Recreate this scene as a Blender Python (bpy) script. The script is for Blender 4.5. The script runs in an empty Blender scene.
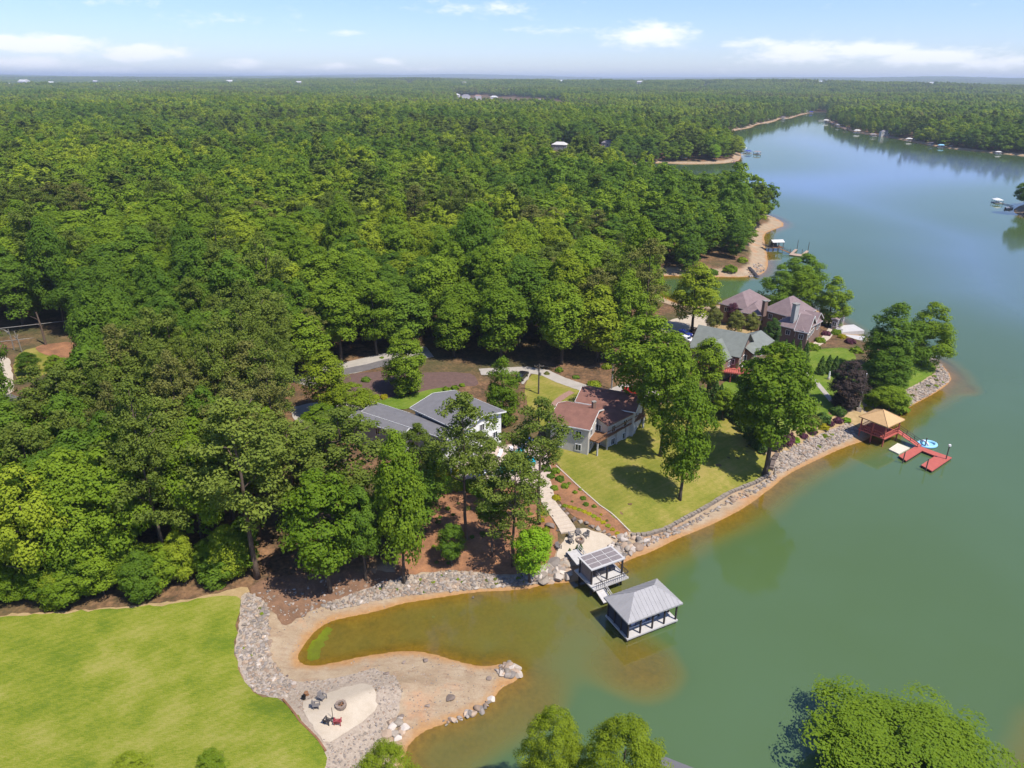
import bpy, bmesh, math, random
import numpy as np
from mathutils import Vector, Matrix
from mathutils.geometry import delaunay_2d_cdt
R_ = math.radians
rng = np.random.default_rng(7)
random.seed(7)
SC = bpy.context.scene
COL = SC.collection

# ------------------------------------------------------------------ camera
CAMZ = 70.0; FPX = 710.0; PITCH = R_(23.25); ROLL = R_(0.26)
_f = np.array([0, math.cos(PITCH), -math.sin(PITCH)])
_u0 = np.array([0, math.sin(PITCH), math.cos(PITCH)]); _r0 = np.array([1.0, 0, 0])
_r = _r0*math.cos(ROLL) + _u0*math.sin(ROLL)
_u = -_r0*math.sin(ROLL) + _u0*math.cos(ROLL)
CAMP = np.array([0, 0, CAMZ])

def unproj(px, py, z=0.0):
    d = _f + (px-512)/FPX*_r + (384-py)/FPX*_u
    t = (z-CAMZ)/min(d[2], -1e-4)
    return CAMP + d*t

def proj(P):
    P = np.atleast_2d(P) - CAMP
    w = P@_f
    return np.stack([512+FPX*(P@_r)/w, 384-FPX*(P@_u)/w, w], 1)

# ------------------------------------------------------------------ lake outline (traced, then laid on the water plane in metres)
WPX = [(404,752),(420,733),(445,724),(470,716),(492,702),(501,688),(513,683),(519,679),(517,669),(508,664),(497,664),(486,666),(470,664),
(451,659),(432,653),(407,650),(382,653),(357,657),(336,662),(314,666),(300,663),(298,656),(303,647),(314,632),(329,622),(345,618),(376,612),
(401,604),(420,601),(445,597),(470,593),(500,591),(526,590),(539,586),(552,584),(569,583),(598,576),(620,565),(634,558),(650,553),(677,539),
(700,530),(720,521),(745,508),(768,491),(788,474),(815,461),(845,447),(868,440),(888,426),(900,413),(917,403),(936,393),(950,383),(952,377),
(944,366),(932,358),(915,352),(890,345),(870,340),(856,334),(842,323),(822,312),(795,303),(770,297),(745,301),(715,306),(690,307),(668,300),
(650,288),(648,279),(666,275.5),(690,277),(712,277),(735,277.5),(749,277),(762,275),(768,268),(768,258),(765,245),(764,234),(773,230),
(787,225),(773,216),(755,212),(720,208),(690,203),(660,196),(630,186),(622,176),(635,166),(654,162.5),(679,164),(700,164),(718,163.5),
(738,162),(742,157),(739,151),(725,146),(712,141),(712,136),(740,129.5),(751,128),(756,124.6),(768,123),(775,121.6),(780,118.6),(790,118.9),(797,116),(804,114.5),(815,112),(826,112),(830,115),
(825,119),(828,122.5),(851,132),(879,136),(906,140.5),(934,146.5),(967,150.5),(1024,156),(1100,165),(1300,190),(1300,194),(1060,199),
(1030,202),(1014,208),(1013,213),(1030,219),(1080,228),(1180,250),(1300,330),(1360,450),(1300,600),(1190,670),(1110,712),(1065,752),
(1048,830),(900,850),(800,862),(690,860),(560,850),(480,830),(430,800),(404,775)]
WPOLY = np.array([unproj(a, b, 0)[:2] for a, b in WPX], dtype=np.float64)

def _smooth_poly(P):                      # one round of corner cutting on the near shore keeps the shoreline from looking faceted
    out = []
    n = len(P)
    for i in range(n):
        a, b = P[i], P[(i+1) % n]
        out += [a*.75+b*.25, a*.25+b*.75]
    return np.array(out)
WPOLY = _smooth_poly(WPOLY)

def sdf(P):
    """signed distance to the shoreline in metres, positive on land"""
    P = np.asarray(P, dtype=np.float64)
    A = WPOLY; B = np.roll(WPOLY, -1, 0)
    out = np.empty(len(P))
    D = B-A; L2 = (D**2).sum(1)+1e-9
    for s in range(0, len(P), 8000):
        Q = P[s:s+8000]
        dx = Q[:, 0:1]-A[:, 0]; dy = Q[:, 1:2]-A[:, 1]
        t = np.clip((dx*D[:, 0]+dy*D[:, 1])/L2, 0, 1)
        ex = dx-t*D[:, 0]; ey = dy-t*D[:, 1]
        dist = np.sqrt((ex*ex+ey*ey).min(1))
        c = ((A[:, 1] > Q[:, 1:2]) != (B[:, 1] > Q[:, 1:2]))
        xi = A[:, 0]+(Q[:, 1:2]-A[:, 1])*D[:, 0]/np.where(np.abs(D[:, 1]) < 1e-9, 1e-9, D[:, 1])
        inside = ((c & (Q[:, 0:1] < xi)).sum(1) % 2) == 1
        out[s:s+8000] = np.where(inside, -dist, dist)
    return out

def sstep(a, b, x):
    t = np.clip((x-a)/(b-a), 0, 1)
    return t*t*(3-2*t)

def wob(x, y, s, k=0.0):                 # cheap smooth pseudo-noise in -1..1
    return (np.sin(x/s+1.3*np.sin(y/(s*1.7)+k)+k)+np.sin(y/(s*.8)+1.1*np.sin(x/(s*1.3)+2*k)+2.1*k)+np.sin((x+y)/(s*1.9)+k*3))/3

SHOALS = [(400,632,11,.42),(345,640,8,.3),(450,628,11,.5),(500,625,10,.75),(545,622,9,1.0),(590,640,9,1.1),(618,580,7,.8),(642,668,7,.38),(470,645,10,.5),
          (512,695,7,.45),(455,735,6,.5),(888,428,4,.35),(960,388,5,.4),(560,600,8,.8)]
SHOALW = [(unproj(a, b, 0)[:2], r, d) for a, b, r, d in SHOALS]
FLATS = [(np.array(unproj(440,505,0)[:2]), 30.0)]

def hgt(P, d=None):
    P = np.asarray(P, dtype=np.float64)
    if d is None: d = sdf(P)
    x, y = P[:, 0], P[:, 1]
    dl = np.maximum(d, 0)
    h = .13*np.minimum(dl, 5)+1.5*sstep(4, 10, dl)+.05*np.clip(dl-9, 0, 60)+.03*np.clip(dl-60, 0, 160)
    far = sstep(70, 260, dl)
    h += far*(5.0*wob(x, y, 170, 6)+4.0*wob(x, y, 95, 1)+2.2*wob(x, y, 47, 4))
    r = np.hypot(x, y)
    h += sstep(2200, 5000, r)*sstep(100, 500, dl)*(20+20*wob(x, y, 1100, 2)+16*wob(x, y, 430, 5))
    h += sstep(9000, 16000, r)*(30+75*wob(x, y, 1700, 3))
    dw = np.maximum(-d, 0)
    dep = .17*np.minimum(dw, 2.5)+.42*np.clip(dw-2.5, 0, 8)+.03*np.clip(dw-10, 0, 220)
    for c, rr, dd in SHOALW:
        q = ((x-c[0])**2+(y-c[1])**2)/(rr*rr)
        w = np.exp(-q*q)
        dep = np.where(dep > dd, dep*(1-w)+dd*w, dep)
    dep = dep*(1+np.exp(-dep*.9)*(.3*wob(x, y, 2.3, 3)+.2*wob(x, y, .9, 5)))
    return np.where(d >= 0, h, -dep-.02)

def hz(x, y): return float(hgt(np.array([[x, y]]))[0])

def ground(px, py):
    z = 2.0
    for _ in range(14):
        p = unproj(px, py, z); z = .5*z+.5*max(hz(p[0], p[1]), 0)
    p = unproj(px, py, z)
    return np.array([p[0], p[1], hz(p[0], p[1])])

def grounds(pts):
    pts = np.asarray(pts, dtype=float)
    d = _f+((pts[:, 0:1]-512)/FPX)*_r+((384-pts[:, 1:2])/FPX)*_u
    z = np.full(len(pts), 2.0)
    for _ in range(12):
        t = (z-CAMZ)/d[:, 2]; P = CAMP+d*t[:, None]
        z = .5*z+.5*np.maximum(hgt(P[:, :2]), 0)
    t = (z-CAMZ)/d[:, 2]; P = CAMP+d*t[:, None]
    P[:, 2] = hgt(P[:, :2])
    return P

def inpoly(P, poly):
    P = np.asarray(P, dtype=float); A = np.asarray(poly, dtype=float); B = np.roll(A, -1, 0)
    c = ((A[:, 1] > P[:, 1:2]) != (B[:, 1] > P[:, 1:2]))
    dy = B[:, 1]-A[:, 1]
    xi = A[:, 0]+(P[:, 1:2]-A[:, 1])*(B[:, 0]-A[:, 0])/np.where(np.abs(dy) < 1e-9, 1e-9, dy)
    return ((c & (P[:, 0:1] < xi)).sum(1) % 2) == 1

# ------------------------------------------------------------------ materials
def newmat(name):
    m = bpy.data.materials.new(name); m.use_nodes = True
    nt = m.node_tree; nt.nodes.clear()
    out = nt.nodes.new('ShaderNodeOutputMaterial')
    return m, nt, out

def N(nt, typ, **kw):
    n = nt.nodes.new(typ)
    for k, v in kw.items():
        if hasattr(n, k): setattr(n, k, v)
        else: n.inputs[k.replace('_', ' ')].default_value = v
    return n

def ramp(nt, fac, stops):
    r = nt.nodes.new('ShaderNodeValToRGB')
    el = r.color_ramp.elements
    while len(el) < len(stops): el.new(.5)
    for e, (p, c) in zip(el, stops):
        e.position = p; e.color = (*c, 1)
    nt.links.new(fac, r.inputs['Fac'])
    return r.outputs['Color']

def noise(nt, scale, detail=4, rough=.55, vec=None, sx=None):
    n = nt.nodes.new('ShaderNodeTexNoise')
    n.inputs['Scale'].default_value = scale; n.inputs['Detail'].default_value = detail; n.inputs['Roughness'].default_value = rough
    if vec is None:
        g = nt.nodes.new('ShaderNodeNewGeometry'); vec = g.outputs['Position']
    if sx is not None:
        mp = nt.nodes.new('ShaderNodeMapping'); mp.inputs['Scale'].default_value = sx
        mp.inputs['Rotation'].default_value = (0, 0, .7)
        nt.links.new(vec, mp.inputs['Vector']); vec = mp.outputs['Vector']
    nt.links.new(vec, n.inputs['Vector'])
    return n.outputs['Fac']

def mixc(nt, fac, a, b, mode='MIX'):
    m = nt.nodes.new('ShaderNodeMix'); m.data_type = 'RGBA'; m.blend_type = mode
    for s, v in ((0, fac), (6, a), (7, b)):
        if isinstance(v, (int, float)): m.inputs[s].default_value = v
        elif isinstance(v, tuple): m.inputs[s].default_value = (*v, 1)
        else: nt.links.new(v, m.inputs[s])
    return m.outputs[2]

def math_(nt, op, a, b=0.0, clamp=False):
    m = nt.nodes.new('ShaderNodeMath'); m.operation = op; m.use_clamp = clamp
    for i, v in enumerate((a, b)):
        if isinstance(v, (int, float)): m.inputs[i].default_value = v
        else: nt.links.new(v, m.inputs[i])
    return m.outputs[0]

def solid(name, c1, c2=None, scale=1.5, rough=.7, bump=0.0, metal=0.0, sx=None, spec=.3, obj=False):
    m, nt, out = newmat(name)
    b = nt.nodes.new('ShaderNodeBsdfPrincipled')
    b.inputs['Roughness'].default_value = rough; b.inputs['Metallic'].default_value = metal
    b.inputs['Specular IOR Level'].default_value = spec
    if c2 is None: c2 = tuple(.75*v for v in c1)
    n1 = noise(nt, scale, 5, .6, sx=sx); n2 = noise(nt, scale*7, 3, .6)
    f = math_(nt, 'ADD', math_(nt, 'MULTIPLY', n1, .65), math_(nt, 'MULTIPLY', n2, .35))
    if obj:
        oi = nt.nodes.new('ShaderNodeObjectInfo')
        f = math_(nt, 'ADD', math_(nt, 'MULTIPLY', f, .5), math_(nt, 'ADD', math_(nt, 'MULTIPLY', oi.outputs['Random'], .5), 0))
    nt.links.new(ramp(nt, f, [(.3, c2), (.7, c1)]), b.inputs['Base Color'])
    if bump:
        bp = nt.nodes.new('ShaderNodeBump'); bp.inputs['Strength'].default_value = bump; bp.inputs['Distance'].default_value = .08
        nt.links.new(n2, bp.inputs['Height']); nt.links.new(bp.outputs['Normal'], b.inputs['Normal'])
    nt.links.new(b.outputs[0], out.inputs['Surface'])
    return m

def leafmat(name, dark, light, trans=.36, fr=.5):
    m, nt, out = newmat(name)
    at = nt.nodes.new('ShaderNodeAttribute'); at.attribute_name = 'tone'
    oi = nt.nodes.new('ShaderNodeObjectInfo')
    f = math_(nt, 'ADD', math_(nt, 'MULTIPLY', at.outputs['Fac'], 1-fr), math_(nt, 'MULTIPLY', oi.outputs['Random'], fr))
    c = ramp(nt, f, [(.05, dark), (.95, light)])
    d = nt.nodes.new('ShaderNodeBsdfPrincipled'); d.inputs['Roughness'].default_value = .7; d.inputs['Specular IOR Level'].default_value = .1
    t = nt.nodes.new('ShaderNodeBsdfTranslucent')
    nt.links.new(c, d.inputs['Base Color'])
    nt.links.new(mixc(nt, .5, c, (.2, .3, .01)), t.inputs['Color'])
    mx = nt.nodes.new('ShaderNodeMixShader'); mx.inputs[0].default_value = trans
    nt.links.new(d.outputs[0], mx.inputs[1]); nt.links.new(t.outputs[0], mx.inputs[2])
    nt.links.new(mx.outputs[0], out.inputs['Surface'])
    return m

LEAF = {
 'mid':   leafmat('leaf_mid_green', (.092,.165,.010), (.245,.340,.024)),
 'deep':  leafmat('leaf_deep_green', (.058,.122,.012), (.165,.262,.024)),
 'fresh': leafmat('leaf_yellow_green', (.150,.210,.010), (.335,.400,.030)),
 'pine':  leafmat('pine_needles', (.082,.122,.016), (.195,.240,.036), .25),
 'lime':  leafmat('leaf_lime', (.140,.280,.012), (.270,.440,.020)),
 'copper':leafmat('leaf_copper', (.030,.022,.022), (.080,.056,.046), .1),
 'plum':  leafmat('leaf_plum', (.070,.024,.038), (.150,.050,.078), .1),
 'gold':  leafmat('leaf_gold', (.300,.260,.012), (.480,.420,.020)),
 'conif': leafmat('leaf_conifer', (.035,.080,.016), (.105,.175,.030), .2),
 'olive': leafmat('leaf_olive', (.085,.105,.020), (.195,.205,.042), .2),
 'brown': leafmat('leaf_brownish', (.105,.112,.024), (.205,.205,.048), .2),
}
BARK = solid('bark', (.12,.095,.07), (.05,.04,.03), 3, .9, .4)
BARKP = solid('pine_bark', (.17,.12,.085), (.07,.05,.038), 3, .9, .4)
M = {
 'shingle_grey': solid('grey_shingles', (.175,.168,.172), (.125,.12,.123), .9, .85, .2),
 'shingle_red': solid('red_brown_shingles', (.25,.118,.085), (.15,.072,.052), .9, .85, .2),
 'shingle_green': solid('green_grey_shingles', (.20,.215,.19), (.14,.15,.13), .9, .85, .2),
 'shingle_mauve': solid('mauve_brown_shingles', (.25,.185,.18), (.17,.12,.12), .9, .85, .2),
 'tan_roof': solid('tan_roof', (.56,.36,.17), (.45,.28,.13), 2, .75, .1),
 'metal_roof': solid('grey_metal_roof', (.36,.345,.34), (.29,.28,.275), .8, .7, 0, 0, None, .12),
 'white': solid('white_paint', (.80,.79,.76), (.66,.65,.62), 1, .6),
 'offwhite': solid('pale_deck', (.52,.50,.48), (.42,.40,.38), 1.4, .7, .1),
 'shadedwhite': solid('white_siding_shaded', (.60,.56,.50), (.42,.39,.35), .7, .8),  # white siding with the tree shade mixed into its colour
 'greywall': solid('grey_siding', (.42,.42,.40), (.33,.33,.32), 1, .8),
 'brickwall': solid('brown_brick', (.26,.17,.13), (.17,.11,.085), 3, .9, .2),
 'darkwood': solid('dark_wood', (.055,.045,.045), (.03,.026,.026), 2, .7),
 'brownwood': solid('brown_wood', (.26,.13,.065), (.16,.08,.04), 2, .8),
 'redwood': solid('red_deck_paint', (.46,.115,.085), (.36,.085,.065), 1.6, .7, .1),
 'poledark': solid('weathered_pole', (.13,.11,.09), (.07,.06,.05), 2, .85),
 'polegrey': solid('grey_pole', (.30,.28,.25), (.2,.19,.17), 2, .8),
 'glass': solid('window_glass', (.03,.04,.05), (.02,.025,.03), 1, .08, 0, 0, None, .6),
 'stone': solid('pale_stone', (.46,.39,.315), (.20,.165,.13), 1.1, .9, .4, obj=True),
 'stonebrown': solid('brown_stone', (.26,.2,.16), (.13,.10,.085), 1.1, .9, .4, obj=True),
 'lattice': solid('roof_panel', (.26,.225,.22), (.19,.165,.165), 3, .6),
 'mauvewall': solid('mauve_siding', (.30,.24,.235), (.22,.18,.175), 1, .8),
 'black': solid('black_rubber', (.02,.02,.022), (.012,.012,.014), 2, .6),
 'chairgrey': solid('grey_wood', (.20,.18,.17), (.12,.11,.105), 4, .8),
 'chairred': solid('red_plastic', (.35,.05,.06), (.25,.035,.045), 4, .6),
 'carred': solid('red_car_paint', (.5,.03,.03), (.42,.025,.025), .4, .25, 0, 0, None, .6),
 'carwhite': solid('white_car_paint', (.75,.75,.74), (.7,.7,.69), .4, .25, 0, 0, None, .6),
 'carblue': solid('blue_car_paint', (.02,.035,.22), (.016,.03,.18), .4, .25, 0, 0, None, .6),
 'carblack': solid('black_car_paint', (.015,.016,.018), (.012,.012,.014), .4, .25, 0, 0, None, .6),
 'vinylblue': solid('pale_blue_vinyl', (.30,.58,.75), (.24,.50,.68), 1.2, .4),
 'mat': solid('cream_mat', (.66,.61,.50), (.55,.50,.40), 1.5, .7),
 'umbwhite': solid('white_canvas', (.72,.71,.76), (.62,.61,.66), 2, .8),
 'umbblue': solid('blue_canvas', (.03,.05,.30), (.02,.04,.22), 2, .8),
 'farwhite': solid('pale_walls', (.62,.60,.57), (.5,.48,.46), .3, .8),
 'farroof': solid('dull_roof', (.26,.24,.25), (.2,.185,.19), .3, .85),
 'clay': solid('red_clay_roof', (.33,.20,.16), (.25,.15,.12), .3, .85),
}

# ------------------------------------------------------------------ mesh and object helpers
def mesh_np(name, V, F, mat=None, smooth=False, attrs=None):
    V = np.asarray(V, dtype=np.float32); F = np.asarray(F, dtype=np.int32)
    me = bpy.data.meshes.new(name); k = F.shape[1]
    me.vertices.add(len(V)); me.vertices.foreach_set('co', V.ravel())
    me.loops.add(F.size); me.loops.foreach_set('vertex_index', F.ravel())
    me.polygons.add(len(F)); me.polygons.foreach_set('loop_start', np.arange(len(F), dtype=np.int32)*k)
    if smooth: me.polygons.foreach_set('use_smooth', np.ones(len(F), dtype=bool))
    me.update(calc_edges=True)
    for a, v in (attrs or {}).items():
        me.attributes.new(a, 'FLOAT', 'POINT').data.foreach_set('value', np.asarray(v, dtype=np.float32))
    if mat: me.materials.append(mat)
    return me

def link(name, me, parent=None, loc=(0,0,0), rz=0.0):
    o = bpy.data.objects.new(name, me); COL.objects.link(o)
    o.location = tuple(float(v) for v in loc); o.rotation_euler = (0, 0, float(rz))
    if parent is not None: o.parent = parent
    return o

def tag(o, label=None, cat=None, group=None, kind=None):
    if label: o['label'] = label
    if cat: o['category'] = cat
    if group: o['group'] = group
    if kind: o['kind'] = kind
    return o

def thing(name, label, cat, loc, rz=0.0, group=None):
    return tag(link(name, None, None, loc, rz), label, cat, group)

def copy_tree(o, parent=None):
    c = o.copy(); COL.objects.link(c)
    if parent is not None: c.parent = parent
    for ch in list(o.children): copy_tree(ch, c)
    return c

class MB:
    def __init__(s): s.v = []; s.f = []
    def poly(s, pts):
        n = len(s.v); s.v += [tuple(map(float, p)) for p in pts]; s.f.append(tuple(range(n, n+len(pts)))); return s
    def box(s, x0, x1, y0, y1, z0, z1, rz=0, c=(0,0)):
        n = len(s.v)
        for z in (z0, z1):
            for x, y in ((x0,y0),(x1,y0),(x1,y1),(x0,y1)):
                if rz:
                    ca, sa = math.cos(rz), math.sin(rz); x, y = c[0]+x*ca-y*sa, c[1]+x*sa+y*ca
                s.v.append((x, y, z))
        s.f += [tuple(n+i for i in q) for q in ((3,2,1,0),(4,5,6,7),(0,1,5,4),(1,2,6,5),(2,3,7,6),(3,0,4,7))]
        return s
    def bar(s, a, b, w, h=None, seg=4):
        h = h or w; a = Vector(a); b = Vector(b); d = (b-a).normalized()
        up = Vector((0,0,1)) if abs(d.z) < .95 else Vector((1,0,0))
        x = d.cross(up).normalized(); y = x.cross(d)
        n = len(s.v)
        for p in (a, b):
            for k in range(seg):
                t = 2*math.pi*(k+.5)/seg; q = 1.414 if seg == 4 else 1
                s.v.append(tuple(p+x*math.cos(t)*w/2*q+y*math.sin(t)*h/2*q))
        for k in range(seg):
            k2 = (k+1) % seg; s.f.append((n+k, n+k2, n+seg+k2, n+seg+k))
        s.f.append(tuple(n+k for k in range(seg))[::-1]); s.f.append(tuple(n+seg+k for k in range(seg)))
        return s
    def tube(s, pts, rad, seg=8, cap=True):
        n0 = len(s.v); P = [Vector(p) for p in pts]
        for i, p in enumerate(P):
            d = (P[min(i+1, len(P)-1)]-P[max(i-1, 0)]).normalized()
            up = Vector((0,0,1)) if abs(d.z) < .9 else Vector((1,0,0))
            x = d.cross(up).normalized(); y = x.cross(d); r = rad[i] if hasattr(rad, '__len__') else rad
            for k in range(seg):
                t = 2*math.pi*k/seg; s.v.append(tuple(p+x*math.cos(t)*r+y*math.sin(t)*r))
        for i in range(len(P)-1):
            for k in range(seg):
                k2 = (k+1) % seg; a = n0+i*seg; b = a+seg
                s.f.append((a+k, a+k2, b+k2, b+k))
        if cap:
            s.f.append(tuple(n0+k for k in range(seg))[::-1]); s.f.append(tuple(n0+(len(P)-1)*seg+k for k in range(seg)))
        return s
    def lathe(s, prof, seg=16, c=(0,0,0)):
        n0 = len(s.v)
        for r, z in prof:
            for k in range(seg):
                t = 2*math.pi*k/seg; s.v.append((c[0]+r*math.cos(t), c[1]+r*math.sin(t), c[2]+z))
        for i in range(len(prof)-1):
            for k in range(seg):
                k2 = (k+1) % seg; a = n0+i*seg; b = a+seg
                s.f.append((a+k, a+k2, b+k2, b+k))
        return s
    def prism(s, pts, z0, z1):                     # outline pts counter-clockwise
        ar = sum(a[0]*b[1]-b[0]*a[1] for a, b in zip(pts, pts[1:]+pts[:1]))
        if ar < 0: pts = pts[::-1]
        n = len(pts); n0 = len(s.v)
        for z in (z0, z1): s.v += [(p[0], p[1], z) for p in pts]
        s.f.append(tuple(n0+k for k in range(n))[::-1]); s.f.append(tuple(n0+n+k for k in range(n)))
        for k in range(n):
            k2 = (k+1) % n; s.f.append((n0+k, n0+k2, n0+n+k2, n0+n+k))
        return s
    def build(s, name, mat, parent=None, loc=(0,0,0), rz=0.0, smooth=False):
        me = bpy.data.meshes.new(name); me.from_pydata(s.v, [], s.f); me.update()
        if smooth: me.polygons.foreach_set('use_smooth', np.ones(len(s.f), dtype=bool))
        me.materials.append(mat)
        return link(name, me, parent, loc, rz)

def rectfit(corners, z):
    p = [unproj(a, b, z)[:2] for a, b in corners]
    u = ((p[1]-p[0])+(p[2]-p[3]))/2; v = ((p[3]-p[0])+(p[2]-p[1]))/2
    ang = math.atan2(u[1], u[0]); Lx = np.hypot(*u)
    Wy = abs(-math.sin(ang)*v[0]+math.cos(ang)*v[1])
    c = sum(p)/4
    return c, ang, Lx, Wy

def roll_poly(px, n=1):
    P = [np.array(p, float) for p in px]
    for _ in range(n):
        out = []
        for i in range(len(P)):
            a, b = P[i], P[(i+1) % len(P)]
            out += [a*.8+b*.2, a*.2+b*.8]
        P = out
    return P

def sheet(name, px, mat, dz=.05, step=1.6, jit=.25, smooth=1, world=None, kind='structure', label=None):
    """a ground covering draped over the terrain, outline given in metres after unprojection"""
    if world is None:
        world = grounds(np.array(roll_poly(px, smooth)))[:, :2]
    W = np.asarray(world)
    pts = []
    for i in range(len(W)):                          # subdivide the outline and roughen it
        a, b = W[i], W[(i+1) % len(W)]
        n = max(1, int(np.hypot(*(b-a))/(step*.6)))
        for k in range(n):
            q = a+(b-a)*k/n
            pts.append(q+rng.normal(0, jit*.35, 2))
    nb = len(pts); mn = W.min(0); mx = W.max(0)
    step = max(step, math.sqrt((mx-mn).prod()/20000))
    gx, gy = np.meshgrid(np.arange(mn[0], mx[0], step), np.arange(mn[1], mx[1], step))
    G = np.stack([gx.ravel(), gy.ravel()], 1)+rng.uniform(-.3, .3, (gx.size, 2))*step
    G = G[inpoly(G, np.array(pts))]
    allp = [Vector(p) for p in pts]+[Vector(p) for p in G]
    r = delaunay_2d_cdt(allp, [], [list(range(nb))], 1, 1e-4)
    V = np.array([tuple(v) for v in r[0]]); z = hgt(V)+dz
    me = bpy.data.meshes.new(name)
    me.from_pydata([(v[0], v[1], h) for v, h in zip(V, z)], [], [tuple(f) for f in r[2]])
    me.polygons.foreach_set('use_smooth', np.ones(len(me.polygons), dtype=bool)); me.update()
    if len(me.polygons) and me.polygons[0].normal.z < 0: me.flip_normals()
    me.materials.append(mat)
    o = link(name, me)
    tag(o, label, None, None, kind)
    return o

def ribbon_px(pts, width):
    """outline of a path of a given width (m) along ground points given in pixels"""
    W = grounds(np.array(pts, float))[:, :2]
    Lf, Rt = [], []
    for i in range(len(W)):
        d = W[min(i+1, len(W)-1)]-W[max(i-1, 0)]; d /= np.hypot(*d); n = np.array([-d[1], d[0]])
        Lf.append(W[i]+n*width/2); Rt.append(W[i]-n*width/2)
    return np.array(Lf+Rt[::-1])
# ------------------------------------------------------------------ camera object, sun, sky
cam = bpy.data.cameras.new('camera'); cam.sensor_width = 36; cam.lens = 36*FPX/1024; cam.clip_start = .5; cam.clip_end = 90000
co = bpy.data.objects.new('camera', cam); COL.objects.link(co)
mw = Matrix(((_r[0], _u[0], -_f[0], 0), (_r[1], _u[1], -_f[1], 0), (_r[2], _u[2], -_f[2], CAMZ), (0, 0, 0, 1)))
co.matrix_world = mw; SC.camera = co

SUN_EL, SUN_AZ = R_(60), R_(128)                       # azimuth clockwise from +Y (away from the camera)
sv = Vector((math.sin(SUN_AZ)*math.cos(SUN_EL), math.cos(SUN_AZ)*math.cos(SUN_EL), math.sin(SUN_EL)))
sl = bpy.data.lights.new('sun', 'SUN'); sl.energy = 4.8; sl.angle = R_(.55); sl.color = (1, .945, .86)
so = bpy.data.objects.new('sun', sl); COL.objects.link(so); so.rotation_euler = sv.to_track_quat('Z', 'Y').to_euler()
so.location = (60, -60, 200)

w = bpy.data.worlds.new('World'); SC.world = w; w.use_nodes = True
nt = w.node_tree; nt.nodes.clear()
wo = nt.nodes.new('ShaderNodeOutputWorld'); bg = nt.nodes.new('ShaderNodeBackground'); bg.inputs['Strength'].default_value = .115
sky = nt.nodes.new('ShaderNodeTexSky'); sky.sky_type = 'NISHITA'; sky.sun_disc = False
sky.sun_elevation = SUN_EL; sky.sun_rotation = SUN_AZ; sky.altitude = 200; sky.air_density = 1.0; sky.dust_density = .25; sky.ozone_density = 4.0
tc = nt.nodes.new('ShaderNodeTexCoord'); sp = nt.nodes.new('ShaderNodeSeparateXYZ'); nt.links.new(tc.outputs['Generated'], sp.inputs[0])
az = math_(nt, 'MULTIPLY', math_(nt, 'ARCTAN2', sp.outputs[0], sp.outputs[1]), 57.2958)
el = math_(nt, 'MULTIPLY', math_(nt, 'ARCSINE', sp.outputs[2]), 57.2958)
def cloud_dir(px, py):
    d = _f+(px-512)/FPX*_r+(384-py)/FPX*_u; d /= np.linalg.norm(d)
    return math.degrees(math.atan2(d[0], d[1])), math.degrees(math.asin(d[2]))
cmb = nt.nodes.new('ShaderNodeCombineXYZ'); nt.links.new(az, cmb.inputs[0]); nt.links.new(math_(nt, 'MULTIPLY', el, 2.6), cmb.inputs[1])
n1 = noise(nt, .55, 8, .62, cmb.outputs[0]); n2 = noise(nt, .16, 5, .6, cmb.outputs[0])
tot = None
for cx, cy, rx, ry, s in [(650,36,46,13,1.25),(622,33,24,6,.7),(672,43,30,6,.8),(760,44,36,7,.8),(800,52,66,11,1.2),(865,50,60,10,1.2),(930,57,60,11,1.25),(985,64,45,8,.9),
      (1020,62,30,8,.9),(770,58,60,5,.6),(40,44,70,10,1.35),(8,42,35,10,1.3),(140,53,46,10,1.25),(35,63,46,8,1.2),(110,71,40,5,.8),(240,64,34,6,.8),(270,72,30,4,.6),(332,67,26,5,.8),
      (390,62,22,6,.7),(430,69,70,4,.45),(340,33,32,4,.55),(545,30,60,6,.5),(485,8,80,12,.55),(200,18,90,9,.45),(120,4,80,7,.35),(560,70,50,4,.4),(720,70,60,4,.4)]:
    a, e = cloud_dir(cx, cy); a2, _ = cloud_dir(cx+rx, cy); _, e2 = cloud_dir(cx, cy-ry)
    qx = math_(nt, 'DIVIDE', math_(nt, 'SUBTRACT', az, a), max(a2-a, .1)); qy = math_(nt, 'DIVIDE', math_(nt, 'SUBTRACT', el, e), max(e2-e, .1))
    q = math_(nt, 'ADD', math_(nt, 'MULTIPLY', qx, qx), math_(nt, 'MULTIPLY', qy, qy))
    g = math_(nt, 'MULTIPLY', math_(nt, 'EXPONENT', math_(nt, 'MULTIPLY', q, -1)), s)
    tot = g if tot is None else math_(nt, 'MAXIMUM', tot, g)
cl = math_(nt, 'ADD', math_(nt, 'ADD', math_(nt, 'MULTIPLY', tot, .95), math_(nt, 'MULTIPLY', math_(nt, 'SUBTRACT', n1, .5), 1.7)), math_(nt, 'MULTIPLY', math_(nt, 'SUBTRACT', n2, .5), .5))
mr = nt.nodes.new('ShaderNodeMapRange'); mr.interpolation_type = 'SMOOTHSTEP'
for k, v in (('From Min', .22), ('From Max', 1.0), ('To Min', 0), ('To Max', .86)): mr.inputs[k].default_value = v
nt.links.new(cl, mr.inputs['Value'])
skyc = mixc(nt, 1.0, sky.outputs[0], (.87, .925, 1.2), 'MULTIPLY')
nt.links.new(mixc(nt, mr.outputs[0], skyc, (7.9, 8.0, 8.3)), bg.inputs['Color'])
nt.links.new(bg.outputs[0], wo.inputs['Surface'])

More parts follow.
